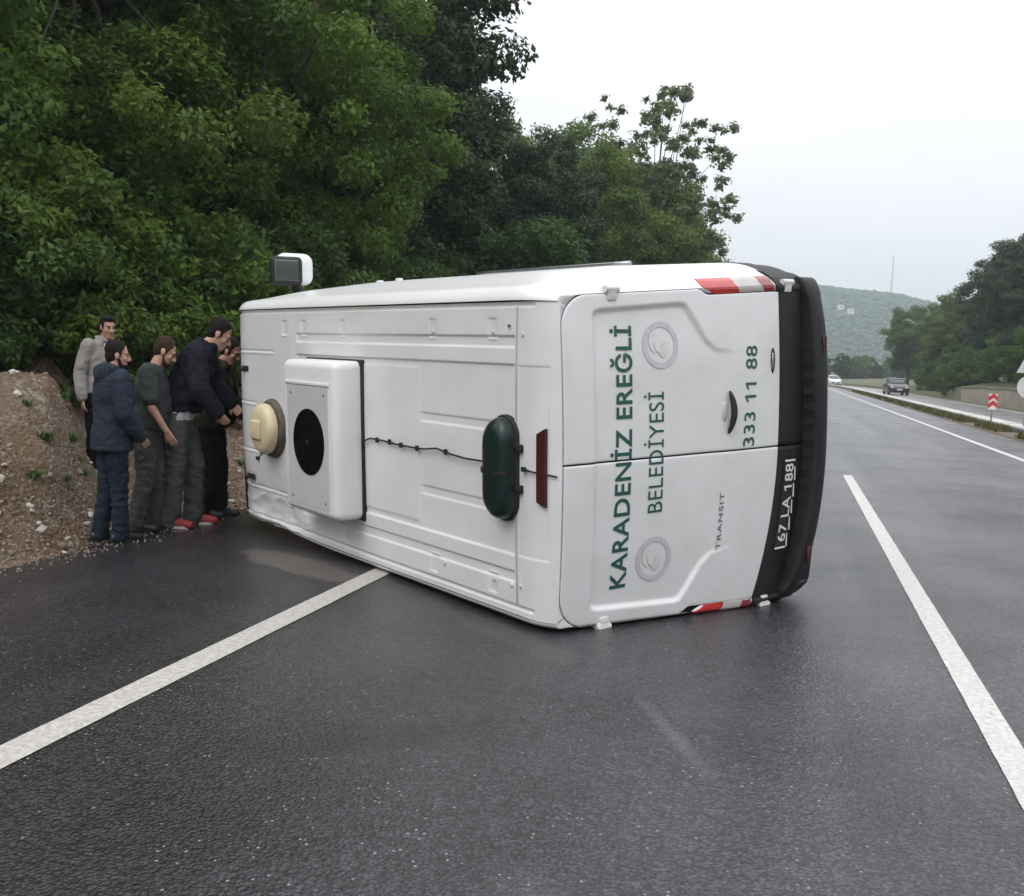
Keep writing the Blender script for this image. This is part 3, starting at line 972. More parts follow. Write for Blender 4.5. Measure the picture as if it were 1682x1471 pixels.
M_CARDK = mat('paint_dark', (0.02, 0.018, 0.02), 0.3, coat=0.5)
M_CARWH = mat('paint_white', (0.7, 0.7, 0.7), 0.3, coat=0.5)
hatchback('hatchback_car', 'dark oncoming car on the opposite carriageway', (9.3, 95, -0.02), 0.06, M_CARDK)
hatchback('hatchback_car', 'distant white car where the highway bends away', (9.2 + float(bend(152)), 152, -0.02), 0.12, M_CARWH)

# ------------------------------------------------------------------ signs
M_GALV = mat('galvanised', (0.42, 0.43, 0.44), 0.5, metal=0.5, var=(0.33, 0.34, 0.35), var_scale=8)
M_SIGNBACK = mat('sign_back', (0.60, 0.61, 0.62), 0.5, var=(0.5, 0.51, 0.52), var_scale=4)
M_SIGNRED = mat('sign_red', (0.50, 0.03, 0.035), 0.4)
M_SIGNWH = mat('sign_white', (0.72, 0.72, 0.72), 0.4)
mk = empty('hazard_marker', (6.35, 35.0, 0.05))
tag(mk, 'small red and white hazard marker on a thin post in the median', 'sign')
MB().cyl((0, .02, 0), (0, .02, 1.0), .025, n=10).build('post', M_GALV, mk, sm=True)
MB().box((0, -.02, .78), (.26, .02, .50), bev=.006, seg=1).build('board', M_SIGNWH, mk)
for k in range(2):
    MB().poly([(-.14, -.032, .56 + k * .22), (.02, -.032, .69 + k * .22), (.14, -.032, .56 + k * .22 + .01), (.14, -.032, .72 + k * .22), (.02, -.032, .85 + k * .22 - .02), (-.14, -.032, .72 + k * .22)], (0, -.004, 0)).build('chevron', M_SIGNRED, mk)
sp = empty('sign_post', (7.10, 34.0, 0.12)); sp.scale = (.8, .8, .93)
tag(sp, 'post with the pale backs of a triangular and a round traffic sign in the median', 'sign')
MB().cyl((0, 0, -.1), (0, 0, 2.55), .038, n=12).build('post', M_GALV, sp, sm=True)
MB().poly([(-.42, -.045, 1.78), (.42, -.045, 1.78), (.06, -.045, 2.47), (-.06, -.045, 2.47)], (0, .02, 0)).build('triangular_sign', M_SIGNBACK, sp)
MB().cyl((0, -.05, 1.32), (0, -.03, 1.32), .36, n=36).build('round_sign', M_SIGNBACK, sp)
for z in (1.2, 1.44, 1.9):
    MB().box((0, 0, z), (.16, .10, .04), bev=.008, seg=1).build('clamp', M_GALV, sp)

# ------------------------------------------------------------------ wooded hill with houses and a radio mast
hx = np.linspace(-700, 620, 100); hy = np.linspace(560, 1250, 60)
HX, HY = np.meshgrid(hx, hy)
ridge = np.interp(hx, [-700, -300, -60, 24, 82, 120, 180, 300, 620], [50, 84, 86, 80, 75, 66, 50, 38, 30])
prof = sstep(560, 960, hy)
HZ = -2 + ridge[None, :] * prof[:, None] ** 0.85 * (1 - 0.35 * sstep(980, 1250, hy))[:, None]
HP = np.stack([HX, HY, HZ], -1)
nz = vnoise(HP.reshape(-1, 3), 1 / 90.0, 4).reshape(HZ.shape)
HP[:, :, 2] += (nz * 9) * (prof[:, None] * (1 - 0.75 * prof[:, None]))
M_HILL = mat('hill_wood', (0.028, 0.045, 0.018), 0.95, var=(0.05, 0.06, 0.025), var_scale=0.02, bump=1.0, bump_scale=0.1)
tag(link('hill', grid('hill', HP), M_HILL), kind='structure')
def hill_z(x, y):
    i = np.clip(np.searchsorted(hy, y), 1, len(hy) - 1); j = np.clip(np.searchsorted(hx, x), 1, len(hx) - 1)
    u = (y - hy[i - 1]) / (hy[i] - hy[i - 1]); v = (x - hx[j - 1]) / (hx[j] - hx[j - 1])
    a_ = HP[i - 1, j - 1, 2] * (1 - v) + HP[i - 1, j, 2] * v; b_ = HP[i, j - 1, 2] * (1 - v) + HP[i, j, 2] * v
    return float(a_ * (1 - u) + b_ * u)
# the far wood on the hill reads as one mass of crowns
g = np.random.default_rng(21)
bm = bmesh.new(); bmesh.ops.create_icosphere(bm, subdivisions=1, radius=1)
iv = np.array([v.co[:] for v in bm.verts]); it = np.array([[v.index for v in f.verts] for f in bm.faces]); bm.free()
VV, TT, TN = [], [], []
cnt = 0
while cnt < 15000:
    x = g.uniform(-60, 260); y = 570 + 420 * g.random() ** 0.8
    if abs(x - 38) < 6 and 765 < y < 800: continue
    z = hill_z(x, y)
    s = g.uniform(1.0, 2.5)
    v = iv * (1 + 0.22 * g.standard_normal((len(iv), 1))) * [s, s, s * g.uniform(.5, .8)] + [x, y, z + s * .5]
    VV.append(v); TT.append(it + cnt * len(iv)); TN.append(np.full(len(it), g.random())); cnt += 1
me = qmesh('hillside_wood', np.concatenate(VV), np.concatenate(TT), sm=True)
at = me.attributes.new('tint', 'FLOAT', 'FACE'); at.data.foreach_set('value', np.concatenate(TN).astype(np.float32))
tag(link('hillside_wood', me, leaf_mat('far_leaf', (0.026, 0.055, 0.020), (0.038, 0.072, 0.026), 0, 0.0)), 'hazy wood covering the distant hill', 'wood', kind='stuff')
M_HWALL = mat('house_wall', (0.62, 0.60, 0.56), 0.9); M_HROOF = mat('house_roof', (0.36, 0.22, 0.17), 0.9)
for (hx_, hy_, s_, rz_, lab) in [(35.0, 795, 0.52, 0.5, 'small white house on the wooded hill, the upper of two'), (41.5, 780, 0.6, 0.2, 'small white house on the wooded hill, the lower of two')]:
    ho = empty('hill_house', (hx_, hy_, hill_z(hx_, hy_) + 1.5), rz_); ho.scale = (s_,) * 3
    tag(ho, lab, 'house', 'houses on the distant hill')
    MB().box((0, 0, 1.5), (7, 6, 6)).build('wall', M_HWALL, ho)
    MB().poly([(-3.9, -3.4, 4.5), (3.9, -3.4, 4.5), (0, -3.4, 6.3)], (0, 6.8, 0)).build('roof', M_HROOF, ho)
    for x in (-2, 0, 2):
        MB().box((x, -3.02, 2.2), (1.0, .1, 1.3)).build('window', M_GLASS_D, ho)
mast = empty('radio_mast', (84.4, 964.5, hill_z(84.4, 964.5)))
tag(mast, 'thin lattice radio mast on top of the distant hill', 'mast')
M_MAST = mat('mast_steel', (0.42, 0.40, 0.42), 0.6)
mb = MB()
for k in range(3):
    a = R(120 * k + 20)
    mb.tube([(0.9 * math.cos(a), 0.9 * math.sin(a), -2), (0.45 * math.cos(a), 0.45 * math.sin(a), 37)], 0.16, n=5)
mb.build('legs', M_MAST, mast)
mb = MB()
for i in range(16):
    z = 1 + i * 2.2; r1 = .9 - .45 * z / 37; r2 = .9 - .45 * (z + 2.2) / 37
    for k in range(3):
        a, b = R(120 * k + 20), R(120 * k + 140)
        mb.tube([(r1 * math.cos(a), r1 * math.sin(a), z), (r2 * math.cos(b), r2 * math.sin(b), z + 2.2)], 0.09, n=4)
mb.build('lattice', M_MAST, mast)
MB().tube([(0, 0, 35), (0, 0, 40)], .12, n=6).build('aerial', M_MAST, mast)

# ================================================================== the overturned van
# local frame: X to the van's right (now up), Y forward, Z from the wheels to the roof (Z = -w, w measured down from the roof)
TH = R(53.0067); TAU = R(3.176)
vF = Vector((-math.sin(TH), math.cos(TH), 0)); vD = Vector((math.cos(TH), math.sin(TH), 0)); vU = Vector((0, 0, 1))
vDn = vD * math.cos(TAU) + vU * math.sin(TAU)
vXn = vU * math.cos(TAU) - vD * math.sin(TAU)
VO = Vector((-1.06099513, 5.09218171, 0.012))
van = empty('minibus_van')
vm = Matrix((vXn, vF, -vDn)).transposed().to_4x4(); vm.translation = VO
van.matrix_world = vm
tag(van, 'white municipal panel van lying overturned on its left side across the road', 'van')

def VL(x, y, w):
    return np.stack(np.broadcast_arrays(np.asarray(x, float) + 0.9, np.asarray(y, float), -np.asarray(w, float)), -1)
def vl(x, y, w): return Vector((x + 0.9, y, -w))

def van_paint():
    m_ = bpy.data.materials.new('van_paint')
    m_.use_nodes = True
    t = m_.node_tree; b = t.nodes['Principled BSDF']; L = t.links.new
    tcn = t.nodes.new('ShaderNodeTexCoord')
    mp = t.nodes.new('ShaderNodeMapping'); mp.inputs['Scale'].default_value = (1, 0.5, 1)
    L(tcn.outputs['Object'], mp.inputs[0])
    def nz(s, d, src):
        n = t.nodes.new('ShaderNodeTexNoise'); n.inputs['Scale'].default_value = s; n.inputs['Detail'].default_value = d
        n.inputs['Roughness'].default_value = 0.65
        L(src, n.inputs['Vector']); return n.outputs['Fac']
    a = nz(2.6, 6, mp.outputs[0])
    r = t.nodes.new('ShaderNodeMapRange'); L(a, r.inputs['Value']); r.inputs['From Min'].default_value = 0.42; r.inputs['From Max'].default_value = 0.75
    r.inputs['To Max'].default_value = 0.8
    mx_ = t.nodes.new('ShaderNodeMix'); mx_.data_type = 'RGBA'
    mx_.inputs[6].default_value = (0.73, 0.733, 0.737, 1); mx_.inputs[7].default_value = (0.62, 0.615, 0.60, 1)
    L(r.outputs[0], mx_.inputs['Factor'])
    # sparse grey scuffs and specks
    sp_ = nz(34, 4, tcn.outputs['Object'])
    r2 = t.nodes.new('ShaderNodeMapRange'); L(sp_, r2.inputs['Value']); r2.inputs['From Min'].default_value = 0.70; r2.inputs['From Max'].default_value = 0.80
    r2.inputs['To Max'].default_value = 0.6
    mx2 = t.nodes.new('ShaderNodeMix'); mx2.data_type = 'RGBA'; mx2.inputs[7].default_value = (0.42, 0.40, 0.37, 1)
    L(r2.outputs[0], mx2.inputs['Factor']); L(mx_.outputs[2], mx2.inputs[6])
    L(mx2.outputs[2], b.inputs['Base Color'])
    ro = t.nodes.new('ShaderNodeMapRange'); L(a, ro.inputs['Value']); ro.inputs['To Min'].default_value = 0.22; ro.inputs['To Max'].default_value = 0.48
    L(ro.outputs[0], b.inputs['Roughness'])
    b.inputs['Coat Weight'].default_value = 0.35; b.inputs['Coat Roughness'].default_value = 0.12
    return m_
M_VAN = van_paint()
M_GAP = mat('panel_gap', (0.012, 0.012, 0.012), 0.9)
M_ACWH = mat('ac_white', (0.76, 0.76, 0.77), 0.35, var=(0.70, 0.70, 0.71), var_scale=3)
M_ACGR = mat('ac_plate', (0.54, 0.54, 0.55), 0.45, var=(0.49, 0.49, 0.50), var_scale=4)
M_RUB = mat('rubber', (0.012, 0.012, 0.013), 0.7)
M_CREAM = mat('cream_plastic', (0.66, 0.57, 0.38), 0.45, var=(0.56, 0.47, 0.30), var_scale=6)
M_BEACON = mat('beacon_green', (0.003, 0.016, 0.014), 0.3, spec=0.4)
M_REDL = mat('lens_red', (0.36, 0.008, 0.012), 0.12, coat=0.6, var=(0.55, 0.03, 0.02), var_scale=18)
M_CLEARL = mat('lens_clear', (0.46, 0.43, 0.42), 0.12, coat=0.6, var=(0.36, 0.32, 0.31), var_scale=14)
M_DREDL = mat('lens_dark_red', (0.22, 0.010, 0.02), 0.15, coat=0.5)
M_DREFL = mat('reflector_red', (0.06, 0.006, 0.010), 0.3)
M_BRAKE = mat('brake_lens', (0.05, 0.005, 0.008), 0.3)
M_GREEN = mat('lettering_green', (0.012, 0.085, 0.062), 0.45)
M_EMBR = mat('emblem_ring', (0.50, 0.50, 0.54), 0.5, var=(0.57, 0.57, 0.60), var_scale=30)
M_EMBP = mat('emblem_pink', (0.69, 0.63, 0.62), 0.5)
M_EMBG = mat('emblem_pale', (0.675, 0.685, 0.675), 0.5)
M_CHROME = mat('badge_chrome', (0.36, 0.37, 0.39), 0.25, metal=0.9)
M_HINGE = mat('hinge_white', (0.66, 0.66, 0.65), 0.4, var=(0.6, 0.6, 0.58), var_scale=20)
M_MIRR = mat('mirror_glass', (0.25, 0.27, 0.30), 0.04, metal=1.0)

def base_hw(w):
    w = np.asarray(w, float)
    return np.where(w < 1.65, 0.9 + 0.0555 * w, 0.9916) - 0.05 * sstep(2.0, 2.12, w)
def bulge(w, t):
    """the upper (right) flank swells outwards ahead of the rear corner"""
    return 0.14 * (.34 * sstep(-.03, .07, w) + .66 * sstep(0.0, .75, w)) * (1 - (1 - np.clip(np.asarray(t, float) / .42, 0, 1)) ** 2) * (1 - .22 * sstep(2.8, 4.3, t))
def yrear(x, w):
    w = np.asarray(w, float); x = np.asarray(x, float)
    return 0.122 * np.clip(1 - w / 1.67, 0, 1) ** 1.3 - 0.045 * (1 - np.clip(np.abs(x) / .95, 0, 1.05) ** 2)
def rear_drop(t): return 0.062 * (1 - np.clip(np.asarray(t, float) / .26, 0, 1)) ** 2.3
def wtop(y):
    y = np.asarray(y, float)
    a = 0.06 * np.clip((y - 3.95) / .3, 0, 1) ** 2.2
    return np.where(y <= 4.25, a, np.interp(y, [4.25, 4.33, 4.45, 5.0, 5.1, 5.5, 5.62, 5.68, 5.72], [.06, .10, .22, .92, 1.0, 1.16, 1.33, 1.58, 1.8]))
def nose(y): return 1 - 0.02 * sstep(4.0, 5.0, y) - 0.10 * sstep(5.0, 5.72, y)

# --- roof panel with its ribs, steps, pockets and the crash dents
def bx_(v, a, b, s=.0045): return sstep(a - s, a + s, v) * (1 - sstep(b - s, b + s, v))
def roof_h(x, y):
    ax = np.abs(x); d = .010
    win = bx_(y, .402, 3.06)
    h = -d * win * (bx_(ax, .62, .68) + (1 - sstep(.519, .531, ax)))
    h += -.004 * np.exp(-((y - .385) / .005) ** 2) * (ax < .9)
    h += -.004 * bx_(y, .14, .37) * (1 - sstep(.515, .527, ax))
    for c in (.178, -.277):
        h += -.006 * bx_(x, c - .026, c + .026, .007) * bx_(y, .47, 1.35, .02)
    h += .005 * bx_(y, 1.39, 2.95, .014) * bx_(ax, -1, .485, .014)
    h += .004 * np.exp(-((y - 1.375) / .008) ** 2) * (ax < .5)
    h += .005 * np.exp(-((y - 3.12) / .010) ** 2) * (ax < .83) - .005 * np.exp(-((y - 3.15) / .010) ** 2) * (ax < .83)
    for c, y0 in ((.54, 3.45), (.12, 3.8), (-.27, 3.78), (-.57, 3.3)):
        h += (-.006 * np.exp(-((x - c) / .007) ** 2) + .004 * np.exp(-((x - c + .018) / .009) ** 2)) * sstep(y0, y0 + .03, y)
    for yc in (.612, 1.216, 2.35, 2.95, 3.27):
        h += -.006 * bx_(y, yc - .038, yc + .038, .008) * bx_(ax, .668, .775, .008)
        h += .005 * bx_(y, yc - .04, yc + .04, .006) * np.exp(-((ax - .662) / .007) ** 2)
    h += -.014 * (bx_(x, .838, .858, .004) + bx_(-x, .806, .826, .004)) * sstep(.24, .26, y)
    h += -.004 * np.exp(-((y - .14) / .006) ** 2) * 0
    # crumpled front corner on the ground side, faint oil-canning elsewhere
    g_ = sstep(.30, .82, -x) * sstep(2.3, 3.7, y)
    if np.ndim(x):
        sh = x.shape
        pp = np.stack([x, y, 0 * x], -1).reshape(-1, 3)
        n1 = vnoise(pp, 2.1, 5).reshape(sh); n2 = vnoise(pp * [2.2, 1, 1], 3.4, 6).reshape(sh); n3 = vnoise(pp, 1.2, 8).reshape(sh)
        h += g_ * (-.035 * (0.5 + n1) - .03 * np.abs(n2)) + .0025 * n3
    return h
xs = np.linspace(-.862, .862, 320)
ys = np.concatenate([np.linspace(0, .1, 14), np.arange(.11, .355, .012), np.arange(.356, .42, .003), np.arange(.424, 4.235, .012), [4.25]])
Y0, X0 = np.meshgrid(ys, xs, indexing='ij')
Yr = Y0 + yrear(X0, 0.045) * np.clip(1 - Y0 / .6, 0, 1)
Wr = .010 * (X0 / .862) ** 2 + rear_drop(Y0) + wtop(Yr) - roof_h(X0, Yr)
roof_first = np.stack([X0[0], Yr[0], Wr[0]], -1)
roof_o = link('roof', grid('roof', VL(X0 * nose(Yr), Yr, Wr)), M_VAN, van)

# --- flanks and floor
prof = [(.862, -.001), (.872, .001), (.880, .006), (.888, .016), (.894, .030), (.899, .050), (.903, .080)]
prof += [(float(base_hw(w)), w) for w in np.concatenate([np.arange(.12, 2.0, .04), [2.0, 2.05, 2.09, 2.11]])]
prof += [(.90, 2.125), (.6, 2.13), (.3, 2.13)]
pl = np.array(prof)
ring = np.concatenate([np.stack([-pl[:, 0], pl[:, 1]], -1), [[0, 2.13]], np.stack([pl[::-1, 0], pl[::-1, 1]], -1)])
yy_ = np.concatenate([[0, .004, .01, .018, .028, .04, .06, .09], np.arange(.12, .6, .05), np.arange(.6, 3.9, .15), np.arange(3.9, 5.72, .05), [5.72]])
T, _ = np.meshgrid(yy_, np.arange(len(ring)), indexing='ij')
RX = np.broadcast_to(ring[:, 0], T.shape); RW = np.broadcast_to(ring[:, 1], T.shape)
Ys = T + yrear(RX, RW) * np.clip(1 - T / .6, 0, 1)
inset = .012 * (1 - np.clip(T / .05, 0, 1)) ** 2 * sstep(0, .1, RW)
Xs = np.sign(RX) * (np.abs(RX) - inset * (np.abs(RX) > .7)) * nose(Ys)
Xs = Xs + np.where(RX > .7, bulge(RW, T), 0) * sstep(2.13, 2.0, RW)
wt_ = wtop(Ys)
Ws = wt_ + RW * (2.13 - wt_) / 2.13 + rear_drop(T) * (1 - sstep(.03, .3, RW))
# ground side front corner pushed in by the crash
gg = sstep(2.5, 3.9, Ys) * (RX < -.7) * (1 - sstep(.4, 1.2, RW))
pp = np.stack([Xs, Ys, Ws], -1).reshape(-1, 3)
Xs = Xs + gg * (.05 + .05 * vnoise(pp, 2.6, 9).reshape(Xs.shape))
body_o = link('body_shell', grid('body_shell', VL(Xs, Ys, Ws), flip=True), M_VAN, van)
body_o.data.materials.append(M_BLACKPL)          # black sills and lower rear quarters
pc_ = np.empty(len(body_o.data.polygons) * 3); body_o.data.polygons.foreach_get('center', pc_); pc_ = pc_.reshape(-1, 3)
body_o.data.polygons.foreach_set('material_index', ((pc_[:, 2] < -1.98) | ((pc_[:, 2] < -1.56) & (pc_[:, 1] < .30) & (pc_[:, 0] < .1)) | ((pc_[:, 2] < -1.72) & (pc_[:, 1] < .45))).astype(np.int32))
first = np.stack([Xs[0], Ys[0], Ws[0]], -1)

# --- cab front: windscreen slope, bonnet, nose
ysf = np.concatenate([np.linspace(4.25, 4.45, 6), np.linspace(4.5, 5.6, 24), np.linspace(5.62, 5.72, 6)])
xf = np.linspace(-.862, .862, 40)
YF, XF = np.meshgrid(ysf, xf, indexing='ij')
link('cab_front', grid('cab_front', VL(XF * nose(YF), YF + .02 * (1 - (XF / .862) ** 2) * sstep(4.25, 4.5, YF), wtop(YF) + .010 * (XF / .862) ** 2)), M_VAN, van)
ysf = np.linspace(4.36, 4.96, 14); xf = np.linspace(-.80, .80, 30)
YF, XF = np.meshgrid(ysf, xf, indexing='ij')
link('windscreen', grid('windscreen', VL(XF * nose(YF), YF + .026 * (1 - (XF / .862) ** 2), wtop(YF) - .006)), M_GLASS_D, van)
MB().box(vl(0, 5.70, 1.93), (1.72, .16, .34), bev=.05).build('front_bumper', M_BLACKPL, van, autosm=40)
MB().box(vl(0, 5.72, 1.55), (.9, .05, .22), bev=.02).build('grille', M_BLACKPL, van, autosm=40)
for s in (-1, 1):
    MB().box(vl(s * .68, 5.62, 1.42), (.26, .14, .26), bev=.05).build('headlight', M_LAMP, van, autosm=40)

# --- rear opening flange
def door_hw(w):
    w = np.asarray(w, float)
    e = base_hw(w) - .015 - .036 * sstep(1.03, 1.12, w)
    r = .18; w0 = .078
    c = float(base_hw(w0 + r)) - .015 - r
    return np.where(w < w0 + r, c + np.sqrt(np.maximum(0, r * r - np.clip(w0 + r - w, 0, r) ** 2)), e)
def edge_of(x, w):
    s = 1 if x >= 0 else -1
    x = abs(x); w0 = .078; r = .18
    c = float(base_hw(w0 + r)) - .015 - r
    if w > 2.0: return s * min(x, .93), 2.0
    if w >= w0 + r: return s * float(door_hw(w)), w
    if x <= c: return s * x, w0
    a_ = math.atan2(max(x - c, 1e-4), max(w0 + r - w, 1e-4))
    return s * (c + r * math.sin(a_)), w0 + r - r * math.cos(a_)
loop = np.concatenate([roof_first[1:-1], first[::-1]])
E1 = np.array([edge_of(x, w) for x, y, w in loop])
cen = np.array([0, 1.0])
dirv = E1 - cen; dirv /= np.linalg.norm(dirv, axis=1)[:, None]
E1o = E1 + dirv * .009
ye = yrear(E1o[:, 0], E1o[:, 1])
r0 = VL(loop[:, 0], loop[:, 1], loop[:, 2]); r1 = VL(E1o[:, 0], ye + .003, E1o[:, 1]); r2 = VL(E1o[:, 0], ye + .05, E1o[:, 1]); r3 = VL(E1o[:, 0] * .9, ye + .06, 1 + (E1o[:, 1] - 1) * .9)
rf = link('rear_frame', grid('rear_frame', np.stack([r0, r1, r1 + [0, .004, 0]]), closed_v=True), M_VAN, van)
rf.data.materials.append(M_BLACKPL)
pc_ = np.empty(len(rf.data.polygons) * 3); rf.data.polygons.foreach_get('center', pc_); pc_ = pc_.reshape(-1, 3)
rf.data.polygons.foreach_set('material_index', ((pc_[:, 2] < -1.72) | ((pc_[:, 2] < -1.58) & (pc_[:, 0] < .1))).astype(np.int32))
link('door_gasket', grid('door_gasket', np.stack([r1 + [0, .004, 0], r2]), closed_v=True), M_GAP, van)
c3 = VL(E1o[:, 0] * 0, ye * 0 + .045, 1 + 0 * ye)
link('door_seal', grid('door_seal', np.stack([r2 - [0, .012, 0], r3 * 0 + c3]), closed_v=True), M_GAP, van)

# --- rear doors
def sdf_in(px, pw, poly):
    """distance inside a polygon (positive inside)"""
    d = np.full(px.shape, 1e9); ins = np.zeros(px.shape, bool)
    n = len(poly)
    for i in range(n):
        (ax_, aw), (bx2, bw) = poly[i], poly[(i + 1) % n]
        ex, ew = bx2 - ax_, bw - aw
        t = np.clip(((px - ax_) * ex + (pw - aw) * ew) / (ex * ex + ew * ew), 0, 1)
        d = np.minimum(d, np.hypot(px - ax_ - t * ex, pw - aw - t * ew))
        c = ((aw > pw) != (bw > pw)) & (px < (bx2 - ax_) * (pw - aw) / (bw - aw + 1e-12) + ax_)
        ins ^= c
    return np.where(ins, d, -d)
PANEL = [(-1, .275), (.79, .275), (.815, .29), (.828, .33), (.868, .90), (.862, .94), (.84, .965), (.66, 1.10), (.61, 1.17), (.58, 1.45), (-1, 1.45)]
def recess(x, w):
    ax = np.abs(x)
    d = sdf_in(ax, w, PANEL)
    return .020 * sstep(-.004, .030, d) * (1 - sstep(1.0, 1.38, w)) * (0.75 + .25 * sstep(.5, .8, ax))
def ydoor(x, w): return yrear(x, w) + recess(np.asarray(x, float), np.asarray(w, float))
def wb(x):
    x = np.asarray(x, float)
    return 1.712 - .115 * np.clip(-x / .85, 0, 1.1) ** 2 + .014 * x
def wshift(x):
    return -.115 * np.clip(-np.asarray(x, float) / .85, 0, 1.1) ** 2
ws_ = np.concatenate([[.078, .0805, .084], np.linspace(.092, .25, 18), np.linspace(.26, 1.70, 160), [1.706, 1.712]])
ss_ = np.concatenate([[0, .003, .008], np.linspace(.02, .98, 110), [.992, .997, 1]])
def make_door(side):
    Wd, S = np.meshgrid(ws_, ss_, indexing='ij')
    X = .005 + S * (door_hw(Wd) - .005)
    X = X * side
    k = (Wd - .078) / (1.712 - .078)
    Wd = .078 + k * (wb(X) - .078)
    Yd = ydoor(X, Wd)
    pp = np.stack([X, Wd, 0 * X], -1).reshape(-1, 3)
    Yd = Yd + .0018 * vnoise(pp, 1.6, 3 + side).reshape(X.shape)
    # rolled edges and skirt
    ed = np.minimum(np.minimum(S, 1 - S) * .93, np.minimum(k, 1 - k) * 1.66)
    Yd = Yd + .004 * (1 - np.clip(ed / .006, 0, 1)) ** 2
    A_ = VL(X, Yd, Wd)
    A_ = np.concatenate([A_[:1] + [0, .012, 0], A_, A_[-1:] + [0, .012, 0]], 0)
    A_ = np.concatenate([A_[:, :1] + [0, .012, 0], A_, A_[:, -1:] + [0, .012, 0]], 1)
    return link('rear_door', grid('rear_door', A_, flip=(side > 0)), M_VAN, van)
door_r = make_door(1)
door_l = make_door(-1)

# black lower trim of each door
for side in (1, -1):
    s_ = np.linspace(0, 1, 40); q_ = np.concatenate([[0, .02], np.linspace(.06, 1, 14)])
    Q, S = np.meshgrid(q_, s_, indexing='ij')
    X = side * (.005 + S * .945)
    W0 = wb(X) + .006; W1 = 1.955 + wshift(X)
    Wd = W0 + Q * (W1 - W0)
    Yd = yrear(X, 1.7) + .004 * (1 - np.clip(Q / .03, 0, 1)) - .012 * np.sin(np.clip(Q, 0, 1) * math.pi) * .6
    A_ = VL(X, Yd, Wd)
    A_ = np.concatenate([A_[:1] + [0, .035, 0], A_, A_[-1:] + [0, .03, 0]], 0)
    A_ = np.concatenate([A_[:, :1] + [0, .035, 0], A_], 1)
    link('door_trim', grid('door_trim', A_, flip=(side > 0)), M_BLACKPL, door_r if side > 0 else door_l)

# bumper: step beam with rounded ends plus the wrapped corners
xb = np.concatenate([np.linspace(-1.0, -.8, 14), np.linspace(-.77, .77, 40), np.linspace(.8, 1.0, 14)])
cs = [(1.945, .06), (1.945, -.01), (1.945, -.085), (1.948, -.105), (1.957, -.118), (1.972, -.125), (2.0, -.128), (2.03, -.126), (2.05, -.118), (2.062, -.10), (2.068, -.06), (2.068, .06)]
A_ = np.zeros((len(xb), len(cs), 3))
for j, (w, y) in enumerate(cs):
    fall = np.sqrt(np.clip(1 - np.abs(xb / 1.0) ** 5, 0, 1))
    yb = yrear(xb, 1.7) + .01 + np.where(y < 0, y * fall, y)
    wc = 2.0 + (w - 2.0) * (1 + .15 * (np.abs(xb) > .9))
    A_[:, j] = VL(xb * 1.0 + .035 * sstep(.8, 1.0, xb), yb, wc + wshift(xb))
bump = link('rear_bumper', grid('rear_bumper', A_), M_BLACKPL, van)
MB().poly([tuple(p) for p in A_[0]], (.001, 0, 0)).build('bumper_end', M_BLACKPL, bump)
MB().poly([tuple(p) for p in A_[-1]], (.001, 0, 0)).build('bumper_end', M_BLACKPL, bump)
# anti-slip ribs on the step
for k in range(14):
    x = -.62 + k * .095
    MB().box(vl(x, float(yrear(x, 1.7)) - .045, 1.943 + float(wshift(x))), (.045, .075, .006), bev=.002, seg=1).build('step_rib', M_RUB, bump)
for x in (.62, -.70):
    MB().box(vl(x, float(yrear(x, 1.7)) - .116, 2.01 + float(wshift(x))), (.11, .010, .035), bev=.004, seg=1).build('reflector', M_DREFL, bump, autosm=40)

def corner_path(w, side, t_end=.17, out=.006):
    """points (x,y) round the rear corner from the door edge to the flank"""
    w = float(w)
    xe = float(door_hw(w)) + .006
    y0 = float(yrear(xe, w))
    a_ = float(base_hw(w))
    pts = [(xe, y0 + .012), (xe, y0 - out * .6), (xe + .012, y0 - out), ((xe + a_) / 2, y0 - out), (a_ - .010, y0 - out * .6), (a_ + out * .4, y0 + .010), (a_ + out + .4 * 0, y0 + .03)]
    for t in (.04, .05 if t_end < .1 else .10, t_end):
        pts.append((a_ + out + (float(bulge(w, t)) if side > 0 else 0), y0 + t))
    if side > 0:
        pts[6] = (a_ + out + float(bulge(w, .03)), y0 + .03)
    return [(side * x, y) for x, y in pts]
def wrap(name, w0, w1, side, mt, parent, slant0=0.0, slant1=0.0, n=10, t_end=.17, out=.006):
    rows = []
    for i in range(n + 1):
        k = i / n
        row = []
        wm_c = w0 + (w1 - w0) * k
        P_ = corner_path(wm_c, side, t_end, out)
        for j, (x, y) in enumerate(P_):
            f = 1 - min(1, max(0, (j - 1) / 4))
            w = wm_c + (slant0 * f * (1 - k) + slant1 * f * k) + (float(wshift(x)) * sstep(.95, 1.7, wm_c) if side < 0 else 0)
            row.append(VL(x, y, w))
        rows.append(row)
    A_ = np.array(rows)
    cap0 = A_[:1].copy(); cap0[..., 1] += .02; cap0[..., 0] -= side * .012
    cap1 = A_[-1:].copy(); cap1[..., 1] += .02; cap1[..., 0] -= side * .012
    A_ = np.concatenate([cap0, A_, cap1], 0)
    me = grid(name, A_, flip=(side < 0)); me.set_sharp_from_angle(angle=R(35))
    return link(name, me, mt, parent)
for side in (1, -1):
    tl = wrap('tail_light', 1.075, 1.345, side, M_REDL, van, slant0=.06, slant1=.03, t_end=.062)
    wrap('clear_lens', 1.347, 1.56, side, M_CLEARL, tl, slant0=.03, slant1=.03, out=.0055, t_end=.062)
    wrap('dark_red_lens', 1.562, 1.675, side, M_DREDL, tl, slant0=.03, slant1=.0, out=.006, t_end=.062)
    wrap('bumper_corner', 1.70, 2.07 if side > 0 else 2.2, side, M_BLACKPL, bump, t_end=.45, out=.012 if side > 0 else .022)

